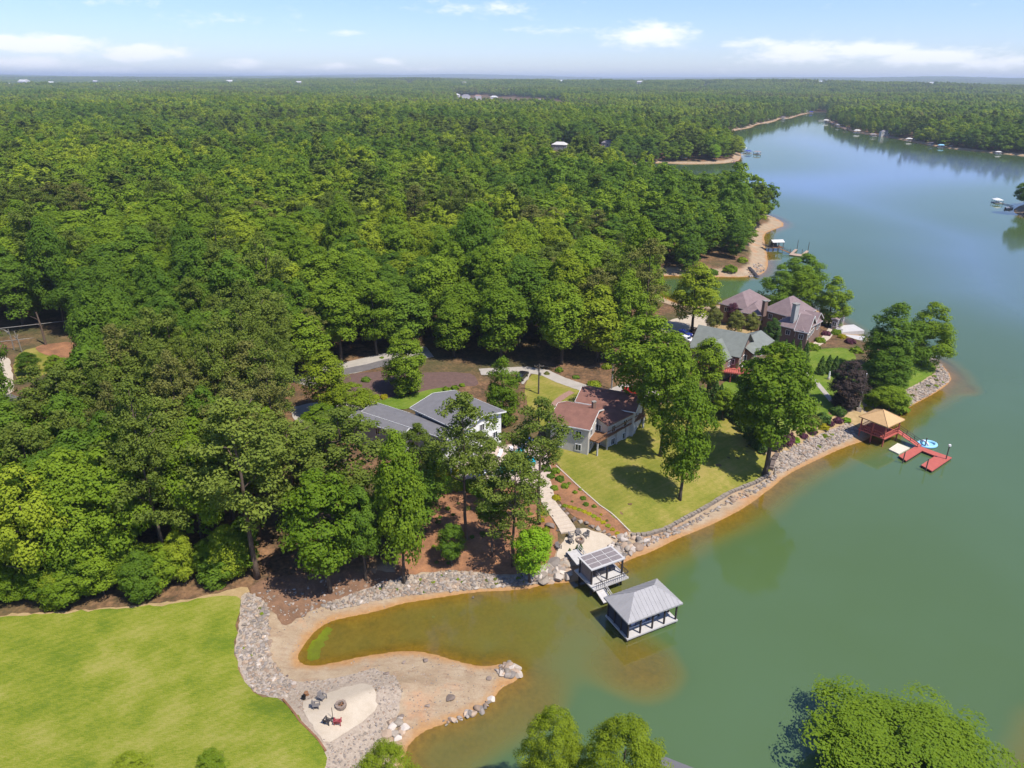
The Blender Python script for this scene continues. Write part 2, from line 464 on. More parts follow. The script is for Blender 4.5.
SC.view_settings.view_transform = 'Standard'; SC.view_settings.look = 'None'; SC.view_settings.gamma = 1.0
SC.view_settings.exposure = .40; SC.view_settings.use_curve_mapping = False
cy = SC.cycles
cy.max_bounces = 5; cy.diffuse_bounces = 2; cy.glossy_bounces = 2; cy.transmission_bounces = 2; cy.transparent_max_bounces = 8; cy.volume_bounces = 0
cy.use_denoising = True; cy.use_adaptive_sampling = True; cy.adaptive_threshold = .02; cy.sample_clamp_indirect = 4; cy.caustics_reflective = False; cy.caustics_refractive = False

# ------------------------------------------------------------------ terrain and water sheets
rows = np.concatenate([np.arange(-60, 45, 4), np.arange(45, 140, .5), np.arange(140, 270, 1.0), 270*1.013**np.arange(0, 146)])
rows = np.concatenate([rows, rows[-1]*1.11**np.arange(1, 32)])
cols = np.concatenate([-np.geomspace(3.0, 1.02, 26), np.linspace(-1, 1, 620), np.geomspace(1.02, 3.0, 26)])
YY, SS = np.meshgrid(rows, cols, indexing='ij')
wid = np.where(YY > 45, .735*(.918*YY+27.7), .735*(.918*45+27.7)+.0*YY)
XX = SS*wid
GP = np.stack([XX.ravel(), YY.ravel()], 1)
GD = sdf(GP); GH = hgt(GP, GD)
nr, nc = YY.shape
idx = np.arange(nr*nc).reshape(nr, nc)
QF = np.stack([idx[:-1, :-1].ravel(), idx[:-1, 1:].ravel(), idx[1:, 1:].ravel(), idx[1:, :-1].ravel()], 1)

m, nt, out = newmat('ground_soil')
at = nt.nodes.new('ShaderNodeAttribute'); at.attribute_name = 'shore'
d = at.outputs['Fac']
na = noise(nt, .35, 6, .6); nb_ = noise(nt, 1.7, 5, .6); ncn = noise(nt, .06, 4, .5); nfine = noise(nt, 5, 3, .6)
dry = ramp(nt, math_(nt, 'ADD', math_(nt, 'MULTIPLY', na, .6), math_(nt, 'MULTIPLY', nfine, .4)), [(.3, (.26,.18,.11)), (.5, (.345,.26,.17)), (.72, (.42,.335,.235))])
dry = mixc(nt, math_(nt, 'MULTIPLY', math_(nt, 'SUBTRACT', noise(nt, .13, 6, .68), .52, True), 3.6, True), dry, (.45,.215,.10))
dry = mixc(nt, math_(nt, 'MULTIPLY', math_(nt, 'SUBTRACT', noise(nt, .5, 6, .7, sx=(1, 3.2, 1)), .50, True), 4.2, True), dry, (.25,.165,.105))
wet = ramp(nt, nb_, [(.3, (.31,.165,.07)), (.7, (.41,.235,.10))])
mrw = nt.nodes.new('ShaderNodeMapRange'); mrw.interpolation_type = 'SMOOTHSTEP'
for k, v in (('From Min', .1), ('From Max', 1.7)): mrw.inputs[k].default_value = v
nt.links.new(math_(nt, 'ADD', d, math_(nt, 'MULTIPLY', math_(nt, 'SUBTRACT', na, .5), 2.2)), mrw.inputs['Value'])
sandc = mixc(nt, mrw.outputs[0], wet, dry)
bed = ramp(nt, math_(nt, 'ADD', math_(nt, 'MULTIPLY', na, .5), math_(nt, 'MULTIPLY', nb_, .5)), [(.34, (.24,.13,.04)), (.52, (.42,.22,.065)), (.68, (.52,.30,.11))])
mrb = nt.nodes.new('ShaderNodeMapRange'); mrb.inputs['From Min'].default_value = -.9; mrb.inputs['From Max'].default_value = .3
nt.links.new(d, mrb.inputs['Value'])
sandc = mixc(nt, mrb.outputs[0], bed, sandc)
floor = ramp(nt, math_(nt, 'ADD', math_(nt, 'MULTIPLY', na, .5), math_(nt, 'MULTIPLY', nb_, .5)), [(.34, (.045,.04,.02)), (.48, (.13,.075,.04)), (.66, (.27,.15,.075))])
floor = mixc(nt, math_(nt, 'MULTIPLY', math_(nt, 'SUBTRACT', ncn, .45, True), 3, True), floor, (.05,.065,.022))
mrs = nt.nodes.new('ShaderNodeMapRange'); mrs.interpolation_type = 'SMOOTHSTEP'
for k, v in (('From Min', 6.0), ('From Max', 8.5)): mrs.inputs[k].default_value = v
nt.links.new(math_(nt, 'ADD', d, math_(nt, 'MULTIPLY', math_(nt, 'SUBTRACT', na, .5), 5)), mrs.inputs['Value'])
colr = mixc(nt, mrs.outputs[0], sandc, floor)
pb = nt.nodes.new('ShaderNodeBsdfPrincipled'); pb.inputs['Roughness'].default_value = .92; pb.inputs['Specular IOR Level'].default_value = .15
bp = nt.nodes.new('ShaderNodeBump'); bp.inputs['Strength'].default_value = .5; bp.inputs['Distance'].default_value = .12
nt.links.new(nb_, bp.inputs['Height']); nt.links.new(bp.outputs[0], pb.inputs['Normal'])
nt.links.new(colr, pb.inputs['Base Color']); nt.links.new(pb.outputs[0], out.inputs['Surface'])
terr = link('ground', mesh_np('ground', np.column_stack([GP, GH]), QF, m, True, {'shore': GD}))
tag(terr, 'sandy banks and brown woodland ground around the lake', None, None, 'structure')

m, nt, out = newmat('lake_water')
at = nt.nodes.new('ShaderNodeAttribute'); at.attribute_name = 'depth'
dep = at.outputs['Fac']
nw = noise(nt, .22, 5, .6)
dep2 = math_(nt, 'MULTIPLY', dep, math_(nt, 'ADD', .8, math_(nt, 'MULTIPLY', nw, .4)))
opac = math_(nt, 'SUBTRACT', 1.0, math_(nt, 'EXPONENT', math_(nt, 'MULTIPLY', dep2, -1.5)))
shal = nt.nodes.new('ShaderNodeMapRange'); shal.interpolation_type = 'SMOOTHSTEP'; shal.inputs['From Min'].default_value = .25; shal.inputs['From Max'].default_value = 2.3
nt.links.new(dep2, shal.inputs['Value'])
nl = noise(nt, .018, 4, .55)
deepc = ramp(nt, nl, [(.35, (.070,.116,.036)), (.65, (.078,.130,.052))])
sky_blue = nt.nodes.new('ShaderNodeMapRange'); sky_blue.interpolation_type = 'SMOOTHSTEP'; sky_blue.inputs['From Min'].default_value = 4.4; sky_blue.inputs['From Max'].default_value = 7.6
nt.links.new(dep, sky_blue.inputs['Value'])
deepc = mixc(nt, sky_blue.outputs[0], deepc, (.135,.200,.315))  # blue of the reflected sky put into the body colour away from shore
body = mixc(nt, shal.outputs[0], (.158,.155,.032), deepc)
tr = nt.nodes.new('ShaderNodeBsdfTransparent'); nt.links.new(mixc(nt, 1.0, (.76,.78,.42), (1,1,1), 'MULTIPLY'), tr.inputs['Color'])
tr.inputs['Color'].default_value = (.95, .84, .5, 1)
df = nt.nodes.new('ShaderNodeBsdfDiffuse'); nt.links.new(body, df.inputs['Color'])
mxb = nt.nodes.new('ShaderNodeMixShader'); nt.links.new(opac, mxb.inputs[0]); nt.links.new(tr.outputs[0], mxb.inputs[1]); nt.links.new(df.outputs[0], mxb.inputs[2])
gl = nt.nodes.new('ShaderNodeBsdfGlossy'); gl.inputs['Roughness'].default_value = .05
wv = nt.nodes.new('ShaderNodeBump'); wv.inputs['Strength'].default_value = .05; wv.inputs['Distance'].default_value = .12
nt.links.new(noise(nt, 1.1, 3, .6, sx=(1, 2.2, 1)), wv.inputs['Height']); nt.links.new(wv.outputs[0], gl.inputs['Normal'])
fr = nt.nodes.new('ShaderNodeFresnel'); fr.inputs['IOR'].default_value = 1.68; nt.links.new(wv.outputs[0], fr.inputs['Normal'])
mxs = nt.nodes.new('ShaderNodeMixShader'); nt.links.new(fr.outputs[0], mxs.inputs[0]); nt.links.new(mxb.outputs[0], mxs.inputs[1]); nt.links.new(gl.outputs[0], mxs.inputs[2])
nt.links.new(mxs.outputs[0], out.inputs['Surface'])
keep = (GH[QF].min(1) < .02)
used = np.unique(QF[keep]); remap = -np.ones(nr*nc, dtype=np.int64); remap[used] = np.arange(len(used))
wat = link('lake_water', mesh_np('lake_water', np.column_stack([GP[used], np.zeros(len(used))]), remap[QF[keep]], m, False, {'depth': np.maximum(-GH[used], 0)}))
tag(wat, 'green lake water turning blue in the distance and amber in the shallow cove', None, None, 'structure')

# haze: the air itself
hm, nt, out = newmat('air_haze')
pv = nt.nodes.new('ShaderNodeVolumePrincipled'); pv.inputs['Color'].default_value = (.74, .85, 1.0, 1); pv.inputs['Density'].default_value = .00009; pv.inputs['Anisotropy'].default_value = .1
nt.links.new(pv.outputs[0], out.inputs['Volume'])
hb = MB(); ext = rows[-1]+400; hb.box(-wid.max()*3.05, wid.max()*3.05, -120, ext, float(GH.min())-1.0, max(CAMZ+14, float(GH.max())+45))
hzb = hb.build('haze', hm); tag(hzb, None, None, None, 'stuff')

# ------------------------------------------------------------------ ground coverings
def grassmat(name, cols_, scale=.5):
    m, nt, out = newmat(name)
    a = noise(nt, scale*.32, 5, .6); b = noise(nt, scale*3, 5, .65, sx=(1, 4, 1)); c = noise(nt, 9, 2, .5)
    wv_ = nt.nodes.new('ShaderNodeTexWave'); wv_.inputs['Scale'].default_value = .28; wv_.inputs['Distortion'].default_value = 2.5; wv_.inputs['Detail'].default_value = 2
    gg = nt.nodes.new('ShaderNodeNewGeometry'); mp_ = nt.nodes.new('ShaderNodeMapping'); mp_.inputs['Rotation'].default_value = (0, 0, .9); nt.links.new(gg.outputs['Position'], mp_.inputs[0]); nt.links.new(mp_.outputs[0], wv_.inputs['Vector'])
    a = math_(nt, 'ADD', math_(nt, 'MULTIPLY', a, .95), math_(nt, 'MULTIPLY', wv_.outputs['Fac'], .05))
    f = math_(nt, 'ADD', math_(nt, 'ADD', math_(nt, 'MULTIPLY', a, .5), math_(nt, 'MULTIPLY', b, .28)), math_(nt, 'MULTIPLY', c, .22))
    p = nt.nodes.new('ShaderNodeBsdfPrincipled'); p.inputs['Roughness'].default_value = .9; p.inputs['Specular IOR Level'].default_value = .1
    nt.links.new(ramp(nt, f, [(.40, cols_[0]), (.5, cols_[1]), (.60, cols_[2])]), p.inputs['Base Color'])
    bp = nt.nodes.new('ShaderNodeBump'); bp.inputs['Strength'].default_value = .5; bp.inputs['Distance'].default_value = .1
    nt.links.new(c, bp.inputs['Height']); nt.links.new(bp.outputs[0], p.inputs['Normal'])
    nt.links.new(p.outputs[0], out.inputs['Surface'])
    return m
GRASS = grassmat('lawn_grass', [(.100,.148,.012), (.178,.205,.020), (.265,.250,.058)])
GRASS2 = grassmat('lawn_grass_dry', [(.125,.145,.018), (.195,.190,.030), (.300,.235,.070)])
GRASS3 = grassmat('lawn_grass_green', [(.075,.130,.012), (.115,.175,.018), (.170,.205,.035)], .8)
STRAW = solid('straw_ground', (.42,.30,.15), (.26,.18,.08), .8, .95, .4)
MULCHR = solid('orange_mulch', (.37,.175,.08), (.12,.06,.033), .5, .95, .4)
MULCHB = solid('brown_mulch', (.15,.09,.075), (.09,.055,.045), 1.1, .95, .4)
CONC = solid('concrete_drive', (.40,.36,.31), (.30,.27,.23), .6, .9, .1)
ASPH = solid('asphalt_road', (.16,.145,.14), (.11,.10,.098), .7, .9, .2)
SANDP = solid('pale_sand', (.50,.425,.33), (.40,.33,.245), .8, .95, .2)
GRAVEL = solid('grey_gravel', (.46,.375,.29), (.24,.19,.145), 2.6, .95, .6)
BRICKP = solid('brick_path', (.34,.2,.15), (.22,.13,.1), 2.5, .9, .2)
PATIO = solid('flagstone_patio', (.55,.44,.36), (.36,.28,.23), 1.3, .85, .2)

LAWN_L = [(-140,640),(0,617),(60,614),(130,608),(180,604),(222,595),(241,597),(238,632),(233,651),(241,674),(250,691),(268,698),(283,700),(300,722),(318,738),(326,750),(322,790),(200,850),(0,850),(-160,820)]
sheet('lawn', LAWN_L, GRASS, .14, 1.4, .5)
sheet('straw_verge', [(-140,640),(0,615),(60,612),(130,606),(200,598),(246,586),(252,592),(240,602),(222,600),(180,606),(130,610),(60,616),(0,619),(-140,646)], STRAW, .035, 1.0, .3)
sheet('lawn', [(524,388),(529,376),(545,372),(566,383),(590,396),(640,403),(660,406),(700,398),(716,404),(745,430),(768,455),(772,471),(758,481),(731,491),(703,508),(684,518),(665,528),(646,533),(631,533),(616,520),(599,507),(581,490),(562,470),(550,455),(545,430),(528,410)], GRASS2, .06, 1.5)
sheet('lawn', [(712,392),(735,374),(790,368),(808,350),(850,347),(858,362),(846,380),(832,400),(838,415),(822,425),(797,436),(779,446),(768,446),(745,425)], GRASS3, .06, 1.5)
sheet('lawn', [(850,385),(855,370),(880,352),(913,353),(926,358),(936,366),(935,373),(922,381),(907,389),(890,398),(862,398)], GRASS3, .06, 1.2)
sheet('lawn', [(372,402),(400,396),(440,388),(456,387),(442,397),(410,409),(385,411)], GRASS3, .09, 1.5)
sheet('lawn', [(14,358),(28,348),(76,343),(76,358),(58,370),(30,380),(14,378)], GRASS2, .05, 2)
sheet('clay_bank', [(34,346),(74,341),(76,352),(70,360),(40,354)], MULCHR, .09, 2)
sheet('mulch_bed', [(322,384),(350,374),(388,371),(420,373),(452,372),(474,374),(480,386),(456,387),(440,388),(400,396),(372,402),(345,397)], MULCHB, .05, 1.5)
sheet('mulch_slope', [(392,577),(404,548),(424,505),(445,487),(490,483),(530,490),(542,505),(554,522),(558,533),(556,556),(543,568),(509,576),(455,570),(429,572)], MULCHR, .05, 1.3)
sheet('mulch_bed', [(551,462),(561,468),(581,489),(599,506),(616,519),(630,533),(622,541),(606,532),(590,526),(572,516),(562,505),(552,492),(548,478)], MULCHR, .08, 1.0)
sheet('mulch_bed', [(788,452),(774,452),(768,440),(790,430),(820,420),(850,412),(866,410),(862,430),(850,422),(817,435)], STRAW, .08, 1.0)
sheet('mulch_bed', [(700,338),(715,322),(745,322),(765,332),(760,345),(735,348),(712,352)], STRAW, .04, 1.5)
sheet('driveway', [(288,408),(318,402),(360,400),(384,402),(372,412),(330,412),(318,424),(298,426)], CONC, .06, 1.5)
sheet('driveway', None, CONC, .10, 1.2, .1, world=ribbon_px([(300,384),(325,372),(350,368),(375,362),(400,356),(430,352)], 7.5))
sheet('driveway', None, ASPH, .15, 1.2, .1, world=ribbon_px([(318,377),(345,372),(370,367),(392,361)], 3.4))
sheet('driveway', None, CONC, .10, 1.0, .1, world=ribbon_px([(480,372),(505,371),(527,370),(545,373),(560,380),(586,389),(612,395),(634,398)], 3.6))
sheet('driveway', [(606,391),(622,384),(648,386),(662,394),(654,402),(630,402)], CONC, .13, 1.2)
sheet('driveway', [(522,386),(519,378),(525,371),(532,372),(528,380)], CONC, .13, 1.0)
sheet('driveway', [(660,325),(676,318),(706,312),(716,320),(706,332),(690,345),(672,350),(664,338)], SANDP, .07, 1.5)
sheet('road', None, ASPH, .06, 2, .1, world=ribbon_px([(-120,418),(-40,408),(0,402),(16,396)], 6.0))
sheet('driveway', [(-60,352),(8,353),(14,380),(14,394),(-10,398),(-60,398)], SANDP, .11, 2)
sheet('footpath', None, BRICKP, .10, .8, .05, world=ribbon_px([(552,407),(559,400),(566,395),(572,392)], 1.6))
sheet('footpath', None, CONC, .12, .7, .05, world=ribbon_px([(790,362),(801,370),(815,381),(825,393),(832,402)], 1.3))
sheet('footpath', None, SANDP, .12, .7, .05, world=ribbon_px([(806,348),(816,345),(826,338),(832,330),(838,324)], 2.2))
sheet('patio', [(446,474),(452,462),(478,452),(500,446),(530,443),(545,450),(551,466),(551,480),(540,490),(520,484),(490,480),(465,486)], PATIO, .12, 1.0)
sheet('sand_terrace', [(556,552),(570,533),(578,528),(590,530),(606,535),(617,545),(608,556),(585,568),(566,566),(556,561)], SANDP, .12, .9)
sheet('sand_terrace', [(300,704),(322,695),(353,685),(368,684),(376,692),(377,710),(363,722),(340,737),(328,744),(311,727)], SANDP, .10, .8)
sheet('gravel_bed', [(241,597),(247,592),(268,604),(268,632),(271,660),(280,674),(296,683),(345,677),(372,668),(393,675),(403,690),(400,706),(392,730),(370,752),(350,790),(320,790),(325,750),(313,724),(330,742),(326,752),(318,742),(300,722),(283,699),(268,697),(250,690),(241,674),(234,651),(238,632)], GRAVEL, .05, 1.0)
sheet('gravel_bed', [(318,606),(401,577),(429,573),(455,571),(480,573),(509,577),(543,570),(556,560),(572,567),(568,580),(540,583),(500,587),(470,590),(440,592),(395,597),(335,610)], GRAVEL, .05, 1.0)
sheet('gravel_bed', [(770,458),(783,451),(817,435),(850,423),(862,431),(848,440),(828,449),(805,461),(785,472),(774,473)], GRAVEL, .05, 1.0)
sheet('gravel_bed', [(893,411),(907,389),(922,382),(936,374),(937,366),(927,358),(914,353),(931,358),(942,366),(950,377),(948,382),(935,392),(916,402),(899,412)], GRAVEL, .05, 1.0)
ALG = solid('green_algae', (.42,.58,.04), (.24,.25,.05), .9, .9)
sheet('algae', [(306,656),(310,645),(320,632),(330,626),(334,629),(325,638),(320,648),(320,657),(313,659)], ALG, .02, .6, .5, 1, kind='stuff', label='bright green algae in the shallow head of the cove')
sheet('open_ground', [(450,100.2),(484,99.8),(530,101.6),(566,104.5),(562,107),(530,105.5),(484,102.6),(452,102.4)], SANDP, .6, 6)
SOILB = solid('red_brown_soil', (.25,.135,.075), (.10,.06,.038), .7, .95, .4)
sheet('soil_bank', [(250,591),(262,578),(330,572),(402,572),(402,578),(365,590),(325,604),(300,618),(284,628),(274,612),(262,600)], SOILB, .045, 1.0, .5)
# pool
POOLM, nt, out = newmat('pool_water')
pp = nt.nodes.new('ShaderNodeBsdfPrincipled'); pp.inputs['Roughness'].default_value = .06
nt.links.new(ramp(nt, noise(nt, 1.2, 3, .6), [(.35, (.0,.20,.27)), (.65, (.03,.36,.42))]), pp.inputs['Base Color']); nt.links.new(pp.outputs[0], out.inputs['Surface'])
PL1 = sheet('swimming_pool', [(498,469),(506,461),(518,459),(527,456),(535,458),(536,465),(529,469),(520,472),(510,473),(502,474)], POOLM, .19, .9, .05, 1)
PL2 = sheet('spa_pool', [(515,452),(518,449),(523,449),(525,452),(521,454),(517,454)], POOLM, .19, .6, .05, 1)

for o_, l_ in ((PL1, 'turquoise freeform swimming pool in the flagstone patio'), (PL2, 'small round turquoise spa behind the swimming pool')):
    o_['label'] = l_; o_['category'] = 'pool'; del o_['kind']
# ------------------------------------------------------------------ trees
def quads(P, Nn, size, tone, r):
    """small leaf-spray faces at P facing Nn"""
    n = len(P)
    Nn = Nn/np.linalg.norm(Nn, axis=1, keepdims=True)
    a = np.cross(Nn, r.normal(0, 1, (n, 3))); a /= np.linalg.norm(a, axis=1, keepdims=True)+1e-9
    b = np.cross(Nn, a)
    s = (size*r.uniform(.6, 1.3, n))[:, None]; q = r.uniform(.55, .9, n)[:, None]
    V = np.stack([P-a*s, P-b*s*q+a*s*.1, P+a*s, P+b*s*q-a*s*.1], 1).reshape(-1, 3)
    F = np.arange(4*n).reshape(n, 4)
    return V, F, np.repeat(tone, 4)

def sph(n, r):
    v = r.normal(0, 1, (n, 3)); return v/np.linalg.norm(v, axis=1, keepdims=True)

def decid_crown(seed, H=22., R=6., base=.28, nl=92, nlf=270, lr=(1.1, 2.2), leaf=.22, peak=.5, flat=.8):
    r = np.random.default_rng(seed); zb = H*base
    Ps, Ns, Ts = [], [], []
    # a few major limbs make an uneven outline
    nm = r.integers(5, 9); ma = r.uniform(0, 2*math.pi, nm); mt = r.uniform(.25, .8, nm); mg = r.uniform(.72, 1.12, nm)
    for i in range(nl):
        t = r.beta(1.5, 1.25); a = r.uniform(0, 2*math.pi)
        env = R*max(.12, (math.sin(math.pi*min(max(t, .02), .985)**(.5/peak*1.0)))**.5)
        k = np.argmin(np.abs(np.angle(np.exp(1j*(ma-a))))+np.abs(mt-t)*1.5); env *= mg[k]*r.uniform(.86, 1.1)
        q = lr[0]+(lr[1]-lr[0])*r.random()**1.4
        q *= 1-.35*max(0, t-.6)/.4
        rad = max(0, env-q*.75)*(r.uniform(.25, 1)**.5)
        c = np.array([rad*math.cos(a), rad*math.sin(a), zb+(H-zb)*t-q*.5])
        out = np.array([math.cos(a)*rad/(R+.1), math.sin(a)*rad/(R+.1), .75*(t-.15)+.35]); out /= np.linalg.norm(out)
        n = int(nlf*(q/lr[1])**1.6)
        d = sph(int(n*2.2), r); d = d[(d@out) > -.25][:n]
        rr = q*r.uniform(.62, 1.08, len(d))*(1+.22*np.sin(d[:, 0]*5+i)*np.sin(d[:, 1]*5+2*i))
        p = c+d*rr[:, None]*np.array([1, 1, flat])
        Ps.append(p); Ns.append(d*.95+out*.4+np.array([0, 0, .2])+r.normal(0, .26, d.shape)); tt = r.uniform(.28, .72)
        Ts.append(np.clip(tt+r.normal(0, .16, len(d)), 0, 1))
    return quads(np.concatenate(Ps), np.concatenate(Ns), leaf, np.concatenate(Ts), r)

def pine_crown(seed, H=24., R=4.2, base=.45, npad=78, nlf=150, leaf=.17):
    r = np.random.default_rng(seed); zb = H*base
    Ps, Ns, Ts = [], [], []
    for i in range(npad):
        t = r.random()**.85; a = i*2.4+r.uniform(-.5, .5)
        env = R*(math.sin(math.pi*min(.985, .16+.83*t))**.75)*(1+.25*math.sin(i*1.7))
        rad = env*r.uniform(.15, 1)**.6
        q = r.uniform(.6, 1.2)*(1.1-.25*t)
        c = np.array([rad*math.cos(a), rad*math.sin(a), zb+(H-zb)*t+.12*rad-.5])
        n = int(nlf*q*q/1.1)
        d = sph(n, r)
        p = c+d*(q*r.uniform(.45, 1.05, n))[:, None]*np.array([1.12, 1.12, .78])
        Ps.append(p); Ns.append(d*.6+np.array([0, 0, .55])+r.normal(0, .5, d.shape))
        Ts.append(np.clip(r.uniform(.2, .8)+r.normal(0, .17, n), 0, 1))
    return quads(np.concatenate(Ps), np.concatenate(Ns), leaf, np.concatenate(Ts), r)

def cone_crown(seed, H=6., R=1.3, n=1500, leaf=.17):
    r = np.random.default_rng(seed)
    t = r.random(n)**1.5; a = r.uniform(0, 2*math.pi, n)
    env = R*np.minimum(1, 6*t+.45)*(1-t)**.75*(1+.16*np.sin(a*5+t*16)+.1*np.sin(a*3-t*29))
    rad = env*r.uniform(.7, 1.05, n)
    P = np.stack([rad*np.cos(a), rad*np.sin(a), .15+t*(H-.15)], 1)
    Nn = np.stack([np.cos(a), np.sin(a), np.full(n, .55)], 1)+r.normal(0, .45, (n, 3))
    return quads(P, Nn, leaf, np.clip(.5+.3*np.sin(a*5+t*16)+r.normal(0, .2, n), 0, 1), r)

def ball_crown(seed, R=1., n=700, leaf=.15, squash=.8, lump=.18):
    r = np.random.default_rng(seed)
    d = sph(n, r); d[:, 2] = np.abs(d[:, 2])*1.0-.12
    q = R*(1+lump*np.sin(d[:, 0]*4+seed)*np.sin(d[:, 1]*5+seed*2)+lump*.6*np.sin(d[:, 2]*7+d[:, 0]*5))*r.uniform(.82, 1.04, n)
    P = d*q[:, None]*np.array([1, 1, squash]); P[:, 2] += R*.22
    return quads(P, d+r.normal(0, .4, d.shape)+np.array([0, 0, .25]), leaf, np.clip(.5+r.normal(0, .25, n), 0, 1), r)

def trunk_mesh(name, seed, H, r0, top, mat, limbs=5, lz=(.3, .75), lr=3.0):
    r = random.Random(seed); mb = MB()
    n = 9; off = [(0, 0)]
    for i in range(n): off.append((off[-1][0]+r.uniform(-.14, .14)*H/22, off[-1][1]+r.uniform(-.14, .14)*H/22))
    pts = [(off[i][0], off[i][1], -.6+(H*top+.6)*i/n) for i in range(n+1)]
    rad = [r0*(1.35 if i == 0 else 1)*(1-.78*i/n) for i in range(n+1)]
    mb.tube(pts, rad, 8)
    for k in range(limbs):
        t = r.uniform(*lz); i = min(n-1, int(t/top*n)); a = r.uniform(0, 6.28)+k*2.4
        p0 = Vector(pts[i]); L = lr*r.uniform(.6, 1.1)
        p1 = p0+Vector((math.cos(a)*L*.5, math.sin(a)*L*.5, L*.33)); p2 = p0+Vector((math.cos(a)*L, math.sin(a)*L, L*.8))
        mb.tube([p0, p1, p2], [rad[i]*.55, rad[i]*.38, .05], 5)
    me = bpy.data.meshes.new(name); me.from_pydata(mb.v, [], mb.f); me.update()
    me.polygons.foreach_set('use_smooth', np.ones(len(me.polygons), dtype=bool)); me.materials.append(mat)
    return me

def crown_mesh(name, data, mat): return mesh_np(name, data[0], data[1], mat, False, {'tone': data[2]})

DEC = []   # (crown mesh, trunk mesh, single mesh) for a tree 22 m tall, 6 m crown radius
DEFS = [dict(peak=.55, base=.3), dict(peak=.62, base=.24, nl=100), dict(peak=.55, base=.34, lr=(1.0, 1.8), nl=112), dict(peak=.6, base=.3, lr=(1.3, 2.4), nl=80),
        dict(peak=.55, base=.26, nl=96, flat=.72), dict(peak=.66, base=.2, nl=94), dict(peak=.55, base=.25, nl=260, nlf=430, lr=(.7, 1.35), leaf=.085), dict(peak=.6, base=.05, nl=120, nlf=260)]
def joined(name, crown, trunk, lm, bm):
    tv = np.array([v.co[:] for v in trunk.vertices]); me = bpy.data.meshes.new(name)
    nv = len(crown[0]); F = [tuple(f) for f in crown[1]]+[tuple(nv+i for i in p.vertices) for p in trunk.polygons]
    me.from_pydata(np.concatenate([crown[0], tv]).tolist(), [], F); me.update()
    me.materials.append(lm); me.materials.append(bm)
    mi = np.zeros(len(F), dtype=np.int32); mi[len(crown[1]):] = 1; me.polygons.foreach_set('material_index', mi)
    me.attributes.new('tone', 'FLOAT', 'POINT').data.foreach_set('value', np.concatenate([crown[2], np.full(len(tv), .5)]).astype(np.float32))
    return me
for i, dd in enumerate(DEFS):
    cdat = decid_crown(100+i, **dd); tm = trunk_mesh('trunk', 40+i, 22, .34, .8, BARK, 7, (.25, .65), 3.6)
    cm = crown_mesh('crown', cdat, LEAF['mid'])
    DEC.append((cm, tm, joined('deciduous_tree', cdat, tm, LEAF['mid'], BARK)))
PIN = []
for i, dd in enumerate([dict(), dict(base=.4, npad=90, R=4.6), dict(base=.5, R=3.8, npad=62), dict(base=.36, R=4.8, npad=110)]):
    cdat = pine_crown(200+i, **dd); tm = trunk_mesh('trunk', 60+i, 24, .27, .96, BARKP, 10, (.5, .9), 2.4)
    PIN.append((crown_mesh('crown', cdat, LEAF['pine']), tm, joined('pine_tree', cdat, tm, LEAF['pine'], BARKP)))
CONE = [crown_mesh('crown', cone_crown(300+i), LEAF['conif']) for i in range(3)]
CONET = trunk_mesh('trunk', 90, 3.5, .10, .8, BARK, 0)
BALL = [crown_mesh('shrub', ball_crown(400+i), LEAF['mid']) for i in range(4)]

def setmat(o, mat, slot=0):
    o.material_slots[slot].link = 'OBJECT'; o.material_slots[slot].material = mat

def put_tree(kind, i, loc, H, R, mat, label, group=None, single=False, name=None, cat='tree', rz=None):
    src = (DEC[i] if i in (6, 7) else DEC[i % 6]) if kind == 'deciduous_tree' else PIN[i % len(PIN)]
    h0, r0 = (22., 6.) if kind == 'deciduous_tree' else (24., 4.4)
    rz = random.uniform(0, 6.28) if rz is None else rz
    if single:
        o = link(name or kind, src[2], None, loc, rz); setmat(o, mat)
        o.scale = (R/r0, R/r0, H/h0); return tag(o, label, cat, group)
    o = thing(name or kind, label, cat, loc, rz, group); o.scale = (R/r0, R/r0, H/h0)
    c = link('crown', src[0], o); setmat(c, mat); link('trunk', src[1], o)
    return o

def solve_H(base, ytop):
    lo, hi = .5, 45.
    for _ in range(30):
        m_ = (lo+hi)/2
        if proj(base+np.array([0, 0, m_]))[0, 1] > ytop: lo = m_
        else: hi = m_
    return lo

PLACED = []
def tree_base(kind, i, bx, by, ytop, wpx, mat, label, cx=None, **k):
    b = ground(bx, by); H = solve_H(b, ytop)
    if cx is not None:                                  # trunk foot below the middle of the crown
        tp = proj(b+np.array([0, 0, H*.6]))[0]; b[:2] += (unproj(cx, tp[1], b[2]+H*.6)-unproj(tp[0], tp[1], b[2]+H*.6))[:2]; b[2] = hz(b[0], b[1])
    R = wpx/2*proj(b+np.array([0, 0, H*.6]))[0, 2]/FPX
    PLACED.append((b[0], b[1], R))
    return put_tree(kind, i, b, H, R, LEAF[mat], label, **k)

def tree_top(kind, i, cx, ytop, wpx, H, mat, label, **k):
    z = 2.
    for _ in range(12):
        p = unproj(cx, ytop, z+H); z = max(hz(p[0], p[1]), .1)
    p = unproj(cx, ytop, z+H); b = np.array([p[0], p[1]+1.5, z])
    R = wpx/2*proj(b+np.array([0, 0, H*.6]))[0, 2]/FPX
    PLACED.append((b[0], b[1], R))
    return put_tree(kind, i, b, H, R, LEAF[mat], label, **k)

